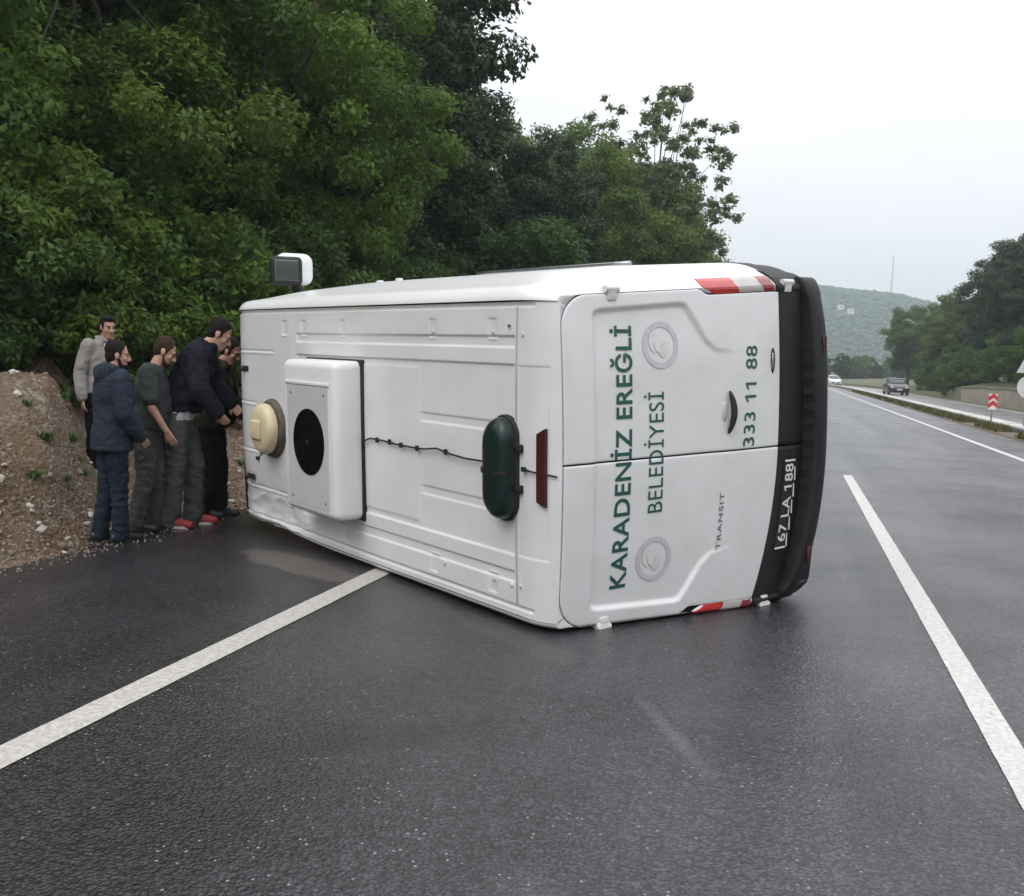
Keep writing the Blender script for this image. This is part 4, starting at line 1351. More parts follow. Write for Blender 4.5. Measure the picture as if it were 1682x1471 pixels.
# hinges
for side, w, x in ((1, .41, None), (1, 1.80, None), (-1, .38, None), (-1, 1.66, None)):
    xc = side * (float(base_hw(w)) + .012); y0 = float(yrear(.95, w))
    h_ = MB().box(vl(xc - side * .012, y0 + .022, w), (.048, .085, .088), bev=.016, seg=3).box(vl(xc - side * .03, y0 - .008, w), (.07, .022, .062), bev=.008, seg=2)
    hz = h_.build('hinge', M_HINGE, van, autosm=40)
    MB().cyl(vl(xc - side * .004, y0 - .004, w - .048), vl(xc - side * .004, y0 - .004, w + .048), .019, n=14).build('hinge_pin', M_HINGE, hz, autosm=40)
    MB().box(vl(xc + side * .011, y0 + .03, w), (.004, .028, .02), bev=.001, seg=1).build('bolt', M_RUB, hz)

# door handle and latch
x0, x1 = .106, .356
pts = [vl(x0 + (x1 - x0) * t, float(ydoor(.2, 1.26)) - .012 - .022 * math.sin(t * math.pi), 1.262 + .02 * math.sin(t * math.pi)) for t in np.linspace(0, 1, 13)]
hd = MB().tube(pts, [.006 + .013 * math.sin(math.pi * min(1, max(0, t))) ** .5 for t in np.linspace(0, 1, 13)], n=10).build('door_handle', M_RUB, door_r, sm=True)
MB().ell(vl(.235, float(ydoor(.235, 1.235)) + .001, 1.238), (.062, .012, .022)).build('handle_cup', M_ACGR, hd, sm=True)
MB().ell(vl(.523, float(ydoor(.52, 1.65)) - .001, 1.648), (.08, .012, .017)).build('latch', M_RUB, door_r, sm=True)
MB().ell(vl(.523, float(ydoor(.52, 1.65)) - .004, 1.640), (.055, .012, .008)).build('latch_lever', M_CHROME, door_r, sm=True)

# --- lettering
def text_mesh(body, offset=0.0, spacing=1.0):
    cu = bpy.data.curves.new('t', 'FONT')
    cu.body = body; cu.offset = offset; cu.space_character = spacing; cu.resolution_u = 4; cu.fill_mode = 'BOTH'
    cu.extrude = 0.0
    ob = bpy.data.objects.new('t', cu); COL.objects.link(ob)
    bpy.context.view_layer.update()
    dg = bpy.context.evaluated_depsgraph_get()
    me = bpy.data.meshes.new_from_object(ob.evaluated_get(dg))
    bpy.data.objects.remove(ob); bpy.data.curves.remove(cu)
    return me
def lettering(name, body, xa, xb_, wbase_a, wbase_b, cap, mt, parent, yfun, off=-.0035, offset=0.0, spacing=1.0, lab=None, shear=0.0):
    me = text_mesh(body, offset, spacing)
    if '1' in body:
        one = text_mesh('1', offset); oc = np.empty(len(one.vertices) * 3); one.vertices.foreach_get('co', oc); oc = oc.reshape(-1, 3); bpy.data.meshes.remove(one)
        sw = oc[:, 0].max() - oc[:, 0].min(); ch_ = oc[:, 1].max()
        bm = bmesh.new(); bm.from_mesh(me)
        for i, c_ in enumerate(body):
            if c_ != '1' or sw > .3 * ch_: continue
            pm = text_mesh(body[:i + 1], offset, spacing); pc = np.empty(len(pm.vertices) * 3); pm.vertices.foreach_get('co', pc); bpy.data.meshes.remove(pm)
            xr_ = pc.reshape(-1, 3)[:, 0].max(); xl_ = xr_ - sw
            fv = [bm.verts.new((xx_, yy2 * ch_, 0)) for xx_, yy2 in ((xl_ + sw * .2, 1.0), (xl_ - .26 * ch_, .80), (xl_ - .26 * ch_, .66), (xl_ + sw * .2, .82))]
            bm.faces.new(fv)
        bm.to_mesh(me); bm.free()
    n = len(me.vertices)
    co = np.empty(n * 3); me.vertices.foreach_get('co', co); co = co.reshape(-1, 3)
    x_lo, x_hi = co[:, 0].min(), co[:, 0].max()
    ref = text_mesh('E', offset); rc = np.empty(len(ref.vertices) * 3); ref.vertices.foreach_get('co', rc); rc = rc.reshape(-1, 3)
    caph = rc[:, 1].max()
    bpy.data.meshes.remove(ref)
    k = (co[:, 0] - x_lo) / (x_hi - x_lo)
    X = xa + k * (xb_ - xa) + shear * co[:, 1]
    Wd = wbase_a + k * (wbase_b - wbase_a) - co[:, 1] / caph * cap
    Yd = yfun(X, Wd) + off
    me.vertices.foreach_set('co', VL(X, Yd, Wd).astype(np.float32).ravel())
    me.update()
    # each word is a part of its own
    cuts = []
    for i, ch in enumerate(body):
        if ch == ' ':
            pm = text_mesh(body[:i], offset, spacing); pc = np.empty(len(pm.vertices) * 3); pm.vertices.foreach_get('co', pc)
            cuts.append(pc.reshape(-1, 3)[:, 0].max() + .05); bpy.data.meshes.remove(pm)
    outs = []
    wi = np.searchsorted(np.array(cuts), co[:, 0]) if cuts else np.zeros(n, int)
    for k_, word in enumerate(body.split(' ')):
        m2 = me if not cuts else me.copy()
        if cuts:
            bm = bmesh.new(); bm.from_mesh(m2); bm.verts.ensure_lookup_table()
            bmesh.ops.delete(bm, geom=[bm.verts[i] for i in range(n) if wi[i] != k_], context='VERTS')
            bm.to_mesh(m2); bm.free()
        o = link(name, m2, mt, parent)
        if lab: o['label'] = lab[k_] if isinstance(lab, (list, tuple)) else lab
        outs.append(o)
    return outs
lettering('lettering', 'KARADEN\u0130Z ERE\u011eL\u0130', -.722, .735, .528, .548, .108, M_GREEN, van, ydoor, offset=.018, spacing=1.05, lab=['dark green word KARADENIZ on the left rear door', 'dark green word EREGLI on the right rear door'])
lettering('lettering', 'BELED\u0130YES\u0130', -.312, .368, .772, .772, .105, M_GREEN, van, ydoor, offset=0.0, spacing=1.03, lab='thin dark green lettering BELEDIYESI on the rear doors')
lettering('lettering', '333 11 88', .020, .618, 1.482, 1.510, .092, M_GREEN, door_r, ydoor, offset=.006, spacing=1.06, lab='dark green digits of a telephone number')
lettering('badge', 'TRANSIT', -.590, -.245, 1.238, 1.250, .032, M_CHROME, door_l, ydoor, offset=.012, spacing=1.15)

# emblems: faded ring with pale marks inside
def disc_grid(name, xc, wc, r0, r1, mt, parent, off=-.003, n=40, a0=0, a1=360):
    rr = np.array([r0, (r0 + r1) / 2, r1]); th = np.radians(np.linspace(a0, a1, n))
    RR, TT_ = np.meshgrid(rr, th, indexing='ij')
    X = xc + RR * np.cos(TT_); Wd = wc - RR * np.sin(TT_)
    return link(name, grid(name, VL(X, ydoor(X, Wd) + off, Wd)), mt, parent)
for (xc, wc, dr) in ((.628, .757, door_r), (-.582, .728, door_l)):
    e = disc_grid('emblem', xc, wc, .100, .130, M_EMBR, dr)
    disc_grid('emblem_field', xc, wc, .0005, .045, M_EMBG, e, -.0032, 24, 20, 200)
    disc_grid('emblem_mark', xc - .015, wc, .008, .05, M_EMBP, e, -.0036, 18, 205, 330)
    disc_grid('emblem_mark', xc + .02, wc - .01, .055, .075, M_EMBG, e, -.0036, 24, 30, 150)
    disc_grid('emblem_mark', xc - .045, wc + .012, .004, .022, M_EMBP, e, -.004, 18)

# number plate
yt = lambda X, Wd: yrear(X, 1.7) - .0085
M_PLATE = mat('plate_black', (0.02, 0.02, 0.022), 0.4)
xc = -.36
px = np.linspace(-.655, -.085, 16); pw = np.array([1.762, 1.875])
XP, WP = np.meshgrid(px, pw, indexing='ij')
pg = VL(XP, yrear(XP, 1.7) - .014, WP + wshift(XP) * .8)
pgb = VL(XP, yrear(XP, 1.7) + .0, WP + wshift(XP) * .8)
npl = link('number_plate', grid('number_plate', np.concatenate([pgb[:, :1], pg, pgb[:, 1:]], 1), sm=False, flip=True), M_PLATE, door_l)
M_PLW = mat('plate_lettering', (0.74, 0.74, 0.74), 0.4)
def yplate(X, Wd): return yrear(X, 1.7) - .014
def plate_w(X, w0): return w0 + float(wshift(X)) * .8
po = lettering('plate_lettering', '67 LA 188', -.605, -.115, 0, 0, .075, M_PLW, npl, lambda X, Wd: yrear(X, 1.7) - .014, off=-.003, offset=.01, spacing=1.05)
for o in po:
    co = np.empty(len(o.data.vertices) * 3); o.data.vertices.foreach_get('co', co); co = co.reshape(-1, 3)
    co[:, 2] -= 1.848 + wshift(co[:, 0] - .9) * .8
    o.data.vertices.foreach_set('co', co.astype(np.float32).ravel()); o.data.update()
for x in (-.645, -.095):
    MB().box(vl(x, float(yrear(x, 1.7)) - .016, plate_w(x, 1.815)), (.010, .006, .095)).build('plate_edge', M_PLW, npl)
for k in range(5):
    x = -.60 + k * .105
    MB().box(vl(x, float(yrear(x, 1.7)) - .016, plate_w(x, 1.868)), (.085, .006, .006)).build('plate_edge', M_PLW, npl)

# --- things bolted to the roof
def roofw(x, y):
    x = float(x); y = float(y)
    t = y
    for _ in range(3): t = y - float(yrear(x, .045)) * max(0, 1 - t / .6)
    return .010 * (x / .862) ** 2 + float(rear_drop(t)) + float(wtop(y)) - .004
ac = MB().box(vl(-.04, 2.47, -.085), (1.08, .80, .25), bev=.055, seg=5).build('air_conditioner', M_ACWH, van, autosm=50)
MB().box(vl(-.04, 2.47, .008), (1.10, .83, .045), bev=.012, seg=2).build('gasket', M_RUB, ac, autosm=40)
MB().box(vl(-.10, 2.475, -.2105), (.84, .62, .006), bev=.002, seg=1).build('cover_plate', M_ACGR, ac)
MB().box(vl(.342, 2.475, -.2135), (.022, .66, .014), bev=.004, seg=2).build('lip', M_ACWH, ac, autosm=40)
fc = (-.065, 2.455)
fan = MB().cyl(vl(fc[0], fc[1], -.212), vl(fc[0], fc[1], -.2185), .232, n=48).build('fan_opening', mat('fan_black', (0.004, 0.004, 0.006), 0.9, spec=0.05), ac, autosm=40)
mb = MB()
for r_ in (.06, .10, .14, .18, .215):
    mb.tube([vl(fc[0] + r_ * math.cos(t), fc[1] + r_ * math.sin(t), -.221) for t in np.linspace(0, 2 * math.pi, 37)], .003, n=5, cap=False)
for k in range(6):
    a_ = k * math.pi / 6
    mb.tube([vl(fc[0] + s * .225 * math.cos(a_), fc[1] + s * .225 * math.sin(a_), -.222) for s in (-1, 1)], .003, n=5)
mb.build('fan_guard', mat('guard_black', (0.004, 0.004, 0.005), 0.8, spec=0.08), fan, sm=True)
MB().cyl(vl(fc[0], fc[1], -.218), vl(fc[0], fc[1], -.226), .014, n=14).build('fan_hub', M_CHROME, fan, autosm=40)
for x, y in ((.27, 2.22), (.27, 2.72), (-.47, 2.22), (-.47, 2.72)):
    MB().cyl(vl(x, y, -.212), vl(x, y, -.217), .008, n=10).build('screw', M_CHROME, ac)

def capsule_ring(xc, yc, hl, hw, w, n=14):
    pts = []
    for k in range(n + 1):
        a_ = -math.pi / 2 + math.pi * k / n
        pts.append(vl(xc + hl - hw + hw * math.cos(a_), yc + hw * math.sin(a_), w))
    for k in range(n + 1):
        a_ = math.pi / 2 + math.pi * k / n
        pts.append(vl(xc - hl + hw + hw * math.cos(a_), yc + hw * math.sin(a_), w))
    return pts
bc = (-.045, .475)
be = MB().loft([capsule_ring(*bc, .285 * a_ + .0, .108 * a_, w) for a_, w in ((1.0, .01), (1.0, -.02), (.985, -.05), (.94, -.075), (.86, -.093), (.72, -.106), (.5, -.113), (.2, -.116))]).build('roof_beacon', M_BEACON, van, autosm=50)
MB().loft([capsule_ring(*bc, .297, .118, .02), capsule_ring(*bc, .297, .118, -.012), capsule_ring(*bc, .290, .112, -.018)]).build('gasket', M_RUB, be, autosm=40)
MB().box(vl(bc[0] - .01, bc[1], -.055), (.03, .206, .117), bev=.03, seg=3).build('centre_band', M_RUB, be, autosm=50)
for x in (.075, -.148):
    MB().box(vl(x, .352, -.008), (.044, .06, .03), bev=.006, seg=2).build('foot', M_RUB, be, autosm=40)

def lathe(name, c, prof_, mt, parent, n=40):
    A_ = np.zeros((n, len(prof_), 3))
    for k in range(n):
        t = 2 * math.pi * k / n
        for j, (r_, h_) in enumerate(prof_):
            A_[k, j] = VL(c[0] + r_ * math.cos(t), c[1] + r_ * math.sin(t), -h_)
    me = grid(name, A_, closed_u=True); me.set_sharp_from_angle(angle=R(40))
    return link(name, me, mt, parent)
dc = (-.065, 3.50)
dv = lathe('roof_vent', dc, [(.001, .135), (.10, .135), (.15, .130), (.18, .118), (.196, .098), (.20, .07), (.195, .05), (.17, .045)], M_CREAM, van)
lathe('vent_base', dc, [(.17, .05), (.215, .042), (.232, .02), (.236, -.01)], mat('vent_base', (0.05, 0.04, 0.033), 0.7, var=(0.12, 0.10, 0.08), var_scale=14), dv)
MB().box(vl(dc[0] - .005, dc[1] + .02, -.142), (.15, .17, .03), bev=.014, seg=3).build('vent_handle', M_CREAM, dv, autosm=50)
MB().tube([vl(-.05, 3.30, -.01), vl(-.045, 3.24, -.008)], .007, n=6).build('vent_wire', M_RUB, dv)
MB().tube([vl(-.24, 3.66, -.03), vl(-.30, 3.76, .0), vl(-.33, 3.80, .0)], .005, n=6).build('vent_wire', M_RUB, dv)
MB().box(vl(-.335, 3.81, -.004), (.03, .05, .02), bev=.004, seg=1).build('wire_clip', M_RUB, dv)
# cable with its clips
cab = [(-.07, 2.055), (-.03, 2.02), (-.008, 1.95), (-.010, 1.78), (-.018, 1.60), (-.020, 1.42), (-.018, 1.30), (.000, 1.15), (-.02, 1.0), (-.03, .85), (-.028, .70), (-.03, .56)]
cb = MB().tube([vl(x, y, roofw(x, y) - .010) for x, y in cab], .006, n=7).build('roof_cable', M_RUB, van, sm=True)
for x, y in ((-.012, 1.86), (-.010, 1.70), (-.018, 1.56), (-.02, 1.37), (-.012, 1.05)):
    MB().box(vl(x, y, roofw(x, y) - .010), (.034, .026, .018), bev=.004, seg=1).build('cable_clip', M_RUB, cb)
cb2 = MB().tube([vl(-.035, .295, roofw(0, .295) - .008), vl(-.042, .22, roofw(0, .22) - .008), vl(-.045, .15, roofw(0, .15) - .008), vl(-.055, .085, .040)], .005, n=6).build('roof_cable', M_RUB, van, sm=True)
MB().box(vl(-.033, .30, roofw(0, .30) - .010), (.026, .034, .018), bev=.004, seg=1).build('cable_clip', M_RUB, cb2)
# high brake light on the rear header
bl = np.array([[(.196, .148), (.165, .200)], [(-.225, .148), (-.200, .200)]])
rows = []
for k in np.linspace(0, 1, 14):
    e0 = bl[0, 0] + (bl[1, 0] - bl[0, 0]) * k; e1 = bl[0, 1] + (bl[1, 1] - bl[0, 1]) * k
    row = []
    for q in (0, 0, .1, .5, .9, 1, 1):
        p_ = e0 + (e1 - e0) * q
        row.append(p_)
    r_ = np.array([VL(p_[0], p_[1], roofw(p_[0], p_[1]) - (.014 if 1 <= i <= 5 else -.006)) for i, p_ in enumerate(row)])
    rows.append(r_)
A_ = np.array(rows)
sk0 = A_[:1].copy(); sk0[..., 2] -= .02; sk1 = A_[-1:].copy(); sk1[..., 2] -= .02
me = grid('high_brake_light', np.concatenate([sk0, A_, sk1])); me.set_sharp_from_angle(angle=R(30))
link('high_brake_light', me, M_BRAKE, van)
# sealed joint between roof skin and rear header
M_SEAL = mat('joint_sealer', (0.50, 0.50, 0.49), 0.7, var=(0.36, 0.36, 0.35), var_scale=20)
xq = np.linspace(-.80, .835, 60)
A_ = np.array([[VL(x, .385 + dy, .010 * (x / .862) ** 2 - .0012 - (.0006 if abs(dy) < .004 else 0)) for dy in (-.0065, -.002, .002, .0065)] for x in xq])
link('roof_joint', grid('roof_joint', A_, flip=True), M_SEAL, van)
# roof rack sockets and loose bolts
for x, y in ((.39, 4.02), (-.50, 3.97)):
    o = MB().box(vl(x, y, roofw(x, y) + .0), (.045, .13, .014), bev=.005, seg=2).build('rack_socket', M_RUB, van, autosm=40)
    MB().box(vl(x - .012, y + .05, roofw(x, y) - .012), (.03, .03, .02), bev=.005, seg=1).build('socket_cap', M_RUB, o)
for x, y in ((.735, .445), (.69, .33), (-.70, .43), (-.69, .35), (.70, .60), (.70, 1.205), (-.70, .60), (-.70, 1.10)):
    MB().cyl(vl(x, y, roofw(x, y) + .004), vl(x, y, roofw(x, y) - .007), .009, n=10).build('roof_bolt', M_CHROME if abs(y - .445) < .01 else M_HINGE, van)

# --- upper flank: mirror, sliding door rail, grab rails
def flank_x(y, w): return float(base_hw(w) + bulge(w, y)) * float(nose(y))
mr_ = MB().box(vl(1.232, 4.385, .635), (.28, .17, .34), bev=.084, seg=6).build('wing_mirror', M_VAN, van, autosm=50)
MB().box(vl(1.212, 4.315, .525), (.25, .09, .30), bev=.044, seg=5).build('mirror_surround', M_BLACKPL, mr_, autosm=40)
MB().box(vl(1.216, 4.272, .515), (.175, .008, .22), bev=.003, seg=1).build('mirror_glass', M_MIRR, mr_)
MB().tube([vl(1.00, 4.40, .70), vl(1.07, 4.39, .66), vl(1.15, 4.37, .62)], [.06, .05, .045], n=8).build('mirror_arm', M_BLACKPL, mr_, sm=True)
mb = MB(); yq = np.linspace(1.0, 2.75, 12)
mb.tube([vl(flank_x(y, 1.45) + .030, y, 1.45) for y in yq], .016, n=6)
mb.build('sliding_door_rail', M_CHROME, van, sm=True)
for y in (3.05, 3.35):
    MB().box(vl(flank_x(y, .9) + .01, y, .9), (.03, .05, .05), bev=.008, seg=1).build('flank_catch', M_HINGE, van)
# --- underside and wheels
MB().box(vl(0, 2.9, 2.16), (1.5, 4.9, .10), bev=.03).build('underbody', M_BLACKPL, van)
for y in (1.05, 4.75):
    for s in (-1, 1):
        wheel_into(van, tuple(vl(s * .86, y, 2.13)), .34, .2)
MB().cyl(vl(-.8, 1.05, 2.15), vl(.8, 1.05, 2.15), .06, n=12).build('rear_axle', M_RUB, van, autosm=40)
MB().tube([vl(.3, .2, 2.2), vl(.3, 1.6, 2.22), vl(.1, 3.2, 2.22)], .04, n=8).build('exhaust', M_KERB, van, sm=True)

# ================================================================== the men by the van
def remeshed(mb, voxel, it=4, fac=0.5):
    me = mb.mesh('raw')
    ob = bpy.data.objects.new('raw', me); COL.objects.link(ob)
    md = ob.modifiers.new('r', 'REMESH'); md.mode = 'VOXEL'; md.voxel_size = voxel; md.use_smooth_shade = True
    if it:
        sm = ob.modifiers.new('s', 'SMOOTH'); sm.factor = fac; sm.iterations = it
    bpy.context.view_layer.update()
    dg = bpy.context.evaluated_depsgraph_get()
    out_ = bpy.data.meshes.new_from_object(ob.evaluated_get(dg))
    bpy.data.objects.remove(ob); bpy.data.meshes.remove(me)
    smooth(out_)
    return out_

def cap(mb, p, q, rp, rq=None, n=12):
    """tapered capsule"""
    p, q = Vector(p), Vector(q); rq = rp if rq is None else rq
    d = q - p; L_ = d.length
    if L_ < 1e-6: return mb.ell(p, (rp,) * 3)
    d.normalize()
    pts, rad = [], []
    for a_ in (80, 55, 28): pts.append(p - d * rp * math.sin(R(a_))); rad.append(rp * math.cos(R(a_)))
    for t in (0, .5, 1): pts.append(p.lerp(q, t)); rad.append(rp + (rq - rp) * t)
    for a_ in (28, 55, 80): pts.append(q + d * rq * math.sin(R(a_))); rad.append(rq * math.cos(R(a_)))
    return mb.tube(pts, rad, n=n)

def chain(mb, pts, rads, n=12):
    for (a_, b_), (ra, rb_) in zip(zip(pts[:-1], pts[1:]), zip(rads[:-1], rads[1:])):
        cap(mb, a_, b_, ra, rb_, n)
    return mb

def slab(mb, rings, n=20):
    """torso loft: rings of (centre, half width, half depth, forward tilt deg)"""
    R_ = []
    for (c, hw, hd, tl) in rings:
        c = Vector(c); f = Vector((0, math.cos(R(tl)), -math.sin(R(tl))))
        ring_ = []
        for k in range(n):
            t = 2 * math.pi * k / n
            cx_, sy = math.cos(t), math.sin(t)
            e = 0.8
            ring_.append(c + Vector((1, 0, 0)) * (hw * math.copysign(abs(cx_) ** e, cx_)) + f * (hd * math.copysign(abs(sy) ** e, sy)))
        R_.append(ring_)
    return mb.loft(R_)

def folds(me, amp, scale, seed, zs=1.0):
    n = len(me.vertices)
    co = np.empty(n * 3); me.vertices.foreach_get('co', co); co = co.reshape(-1, 3)
    no = np.empty(n * 3); me.vertices.foreach_get('normal', no); no = no.reshape(-1, 3)
    d = vnoise(co * [1, 1, zs], scale, seed)
    d2 = vnoise(co * [1, 1, zs * 1.6], scale * 2.3, seed + 3)
    d3 = vnoise(co * [1, 1, zs * 2.0], scale * 4.2, seed + 5)
    co += no * (amp * .8 * (1 - 2.2 * np.abs(d)) + amp * .45 * (1 - 2.2 * np.abs(d2)) + amp * .22 * d3)[:, None]
    me.vertices.foreach_set('co', co.astype(np.float32).ravel()); me.update()
    return me

M_SKIN = [mat('skin_a', (0.44, 0.25, 0.18), 0.55, var=(0.37, 0.20, 0.14), var_scale=18), mat('skin_b', (0.48, 0.28, 0.205), 0.55, var=(0.40, 0.22, 0.155), var_scale=18)]
M_HAIRD = mat('hair_dark', (0.012, 0.009, 0.008), 0.7, spec=0.12, var=(0.020, 0.016, 0.013), var_scale=60, bump=0.6, bump_scale=150)
M_HAIRB = mat('hair_brown', (0.05, 0.032, 0.020), 0.7, spec=0.12, var=(0.035, 0.022, 0.015), var_scale=60, bump=0.6, bump_scale=150)
M_EYE = mat('eye', (0.22, 0.19, 0.17), 0.4)

def hand_into(mb, wrist, d, palm_n, side, curl=35):
    """palm, four bent fingers of unequal length, thumb from the side of the palm"""
    d = Vector(d).normalized(); pn = Vector(palm_n); pn = (pn - d * pn.dot(d)).normalized(); s = d.cross(pn) * side
    w = Vector(wrist)
    for k in (-.028, -.01, .01, .028):
        cap(mb, w + s * k * .6 + d * .01, w + s * k + d * .088, .016, .0135, 8)
    for k, (o_, l_) in enumerate(((-.031, .066), (-.0105, .078), (.0105, .074), (.031, .058))):
        a0 = w + s * o_ + d * .09
        c1, s1 = math.cos(R(curl * .5)), math.sin(R(curl * .5)); c2, s2 = math.cos(R(curl * 1.4)), math.sin(R(curl * 1.4))
        a1 = a0 + (d * c1 + pn * s1) * l_ * .5
        a2 = a1 + (d * c2 + pn * s2) * l_ * .5
        cap(mb, a0, a1, .0098, .009, 7); cap(mb, a1, a2, .009, .0076, 7)
    t0 = w - s * .026 + d * .025
    t1 = t0 - s * .028 + d * .035 + pn * .012
    t2 = t1 - s * .008 + d * .032 + pn * .008
    cap(mb, t0, t1, .014, .011, 7); cap(mb, t1, t2, .0105, .0085, 7)

def person(label, loc, face_deg, J, spec, scale=1.0):
    """joints in metres: x to the person's right, y forwards, z up"""
    root = empty('person', loc, R(face_deg)); root.scale = (scale * .88, scale * .90, scale)
    tag(root, label, 'person')
    skin = spec['skin']
    hc = Vector(J['head']); hf = Vector(J['look']).normalized(); hr = hf.cross(Vector((0, 0, 1))).normalized(); hu = hr.cross(hf)
    Hm = Matrix((hr, hf, hu)).transposed()
    def H(r_, f, u): return hc + Hm @ Vector((r_, f, u))
    mb = MB()
    # head
    mb.ell(H(0, -.012, .030), (.076, .097, .092), Hm)
    mb.ell(H(0, .024, -.030), (.062, .070, .085), Hm)
    mb.ell(H(0, .050, -.088), (.042, .040, .034), Hm)
    cap(mb, H(-.036, .080, .026), H(.036, .080, .026), .014)
    cap(mb, H(0, .090, .016), H(0, .113, -.026), .010, .015)
    cap(mb, H(-.013, .098, -.032), H(.013, .098, -.032), .012)
    cap(mb, H(-.018, .084, -.062), H(.018, .084, -.062), .010)
    for s in (-1, 1):
        mb.ell(H(s * .078, -.004, -.004), (.011, .022, .034), Hm)
        mb.ell(H(s * .040, .062, -.020), (.024, .024, .024), Hm)
    # neck, torso, limbs
    cap(mb, J['neck'], H(0, -.02, -.06), .062, .056)
    slab(mb, [(J['pelvis'], .155, .105, 0), (J['waist'], .145, .10, J.get('tilt', 0) * .5), (J['chest'], .165, .11, J.get('tilt', 0)), (Vector(J['neck']) - Vector((0, .0, .035)), .09, .075, J.get('tilt', 0))])
    for s, k in ((-1, 'L'), (1, 'R')):
        chain(mb, [J['sh' + k], J['el' + k], J['wr' + k]], [.054, .041, .029])
        cap(mb, J['chest'], J['sh' + k], .08, .055)
        dd = Vector(J['wr' + k]) - Vector(J['el' + k])
        if 'hd' + k in J: dd = Vector(J['hd' + k])
        hand_into(mb, J['wr' + k], dd, J.get('pn' + k, (-s, .3, 0)), s, spec.get('curl', 35))
        chain(mb, [J['hip' + k], J['kn' + k], J['an' + k]], [.08, .052, .037])
        t = J.get('toe' + k, (0, 1, 0)); t = Vector(t).normalized()
        cap(mb, Vector(J['an' + k]) - Vector((0, 0, .03)), Vector(J['an' + k]) + t * .13 - Vector((0, 0, .05)), .035, .028)
    body = link('body', remeshed(mb, .0075, 3), skin, root)
    # eyes and brows
    for s in (-1, 1):
        MB().ell(H(s * .031, .083, .006), (.011, .008, .006), Hm, 10, 8).build('eye', M_EYE, body, sm=True)
        MB().ell(H(s * .031, .0915, .006), (.006, .004, .006), Hm, 8, 6).build('pupil', M_HAIRD, body, sm=True)
        cap(MB(), H(s * .014, .095, .026), H(s * .050, .084, .029), .0055, .004, 6).build('eyebrow', spec['hair'], body, sm=True)
    # hair
    mb = MB()
    mb.ell(H(0, -.026, .047), (.081, .096, .084), Hm, 20, 16)
    mb.ell(H(0, -.055, -.006), (.073, .058, .074), Hm, 16, 12)
    for s in (-1, 1): mb.ell(H(s * .071, .004, .016), (.010, .026, .038), Hm)
    if spec.get('fringe'): mb.ell(H(0, .045, .092), (.062, .042, .028), Hm)
    link('hair', folds(remeshed(mb, .008, 2), .004, 38, 2), spec['hair'], body)
    if spec.get('beard'):
        mb = MB()
        bq = spec['beard']
        mb.ell(H(0, .050, -.088 - .004 * bq), (.046, .043, .034 + .006 * bq), Hm)
        for s in (-1, 1): cap(mb, H(s * .059, .008, -.030), H(s * .042, .038, -.085), .007 + .006 * bq, .014 + .006 * bq)
        cap(mb, H(-.024, .086, -.050), H(.024, .086, -.050), .008)
        link('beard', folds(remeshed(mb, .007, 2), .003, 40, 4), spec['hair'], body)
    # trousers
    tr = spec['trousers']; b = tr.get('fat', 0)
    mb = MB()
    wz = Vector(J['pelvis']) + Vector((0, 0, .06))
    slab(mb, [(Vector(J['pelvis']) - Vector((0, 0, .09)), .165 + b, .125 + b, 0), (Vector(J['pelvis']) - Vector((0, .01, .02)), .175 + b, .132 + b, 0), (wz, .158 + b, .118 + b, 0)])
    for k in 'LR':
        hp, kn, an = Vector(J['hip' + k]), Vector(J['kn' + k]), Vector(J['an' + k])
        low = an + (kn - an).normalized() * .015
        chain(mb, [hp, hp.lerp(kn, .5), kn, kn.lerp(an, .5), low], [.098 + b, .087 + b, .070 + b, .064 + b, .064 + b * 1.3])
        cap(mb, low, low + Vector((0, -.006, -.03)), .066 + b, .068 + b)
    link('trousers', folds(remeshed(mb, .010, 2), .013, 8.5, spec['seed'], 1.7), tr['mat'], root)
    # shoes
    for k in 'LR':
        an = Vector(J['an' + k]); t = Vector(J.get('toe' + k, (0, 1, 0))).normalized()
        zf = J.get('floor' + k, 0.0)
        heel = Vector((an.x, an.y, zf)) - t * .06; toe = Vector((an.x, an.y, zf)) + t * .185
        mb = MB()
        cap(mb, heel + Vector((0, 0, .045)), heel + t * .10 + Vector((0, 0, .05)), .042, .046)
        cap(mb, heel + t * .10 + Vector((0, 0, .048)), toe + Vector((0, 0, .034)), .046, .034)
        cap(mb, heel + t * .02 + Vector((0, 0, .06)), an + Vector((0, 0, .0)), .043, .044)
        sh = link('shoe', remeshed(mb, .008, 2), spec['shoe'], root)
        sr = t.cross(Vector((0, 0, 1)))
        prof_ = [(-.05, .030), (-.03, .038), (.05, .040), (.13, .046), (.20, .040), (.235, .018)]
        o0 = heel + Vector((0, 0, .002))
        pts = [o0 + t * a_ + sr * w_ for a_, w_ in prof_] + [o0 + t * a_ - sr * w_ for a_, w_ in prof_[::-1]]
        MB().poly(pts, (0, 0, .022)).build('sole', spec['sole'], sh)
    # top
    tp = spec['top']; b = tp.get('fat', .02); tl = J.get('tilt', 0)
    mb = MB()
    hem = Vector(tp['hem']) if 'hem' in tp else Vector(J['pelvis']) + Vector((0, 0, -.02))
    ch = Vector(J['chest']); nk = Vector(J['neck']); wa = Vector(J['waist'])
    shc = (Vector(J['shL']) + Vector(J['shR'])) / 2
    slab(mb, [(hem, .185 + b, .140 + b, 0), (hem.lerp(wa, .5), .180 + b, .137 + b, tl * .3), (wa, .165 + b, .125 + b, tl * .6), (ch, .180 + b, .128 + b, tl), (shc + Vector((0, -.01, .0)), .165 + b, .095 + b, tl), (nk + Vector((0, -.01, .01)), .070 + b, .068 + b, tl)])
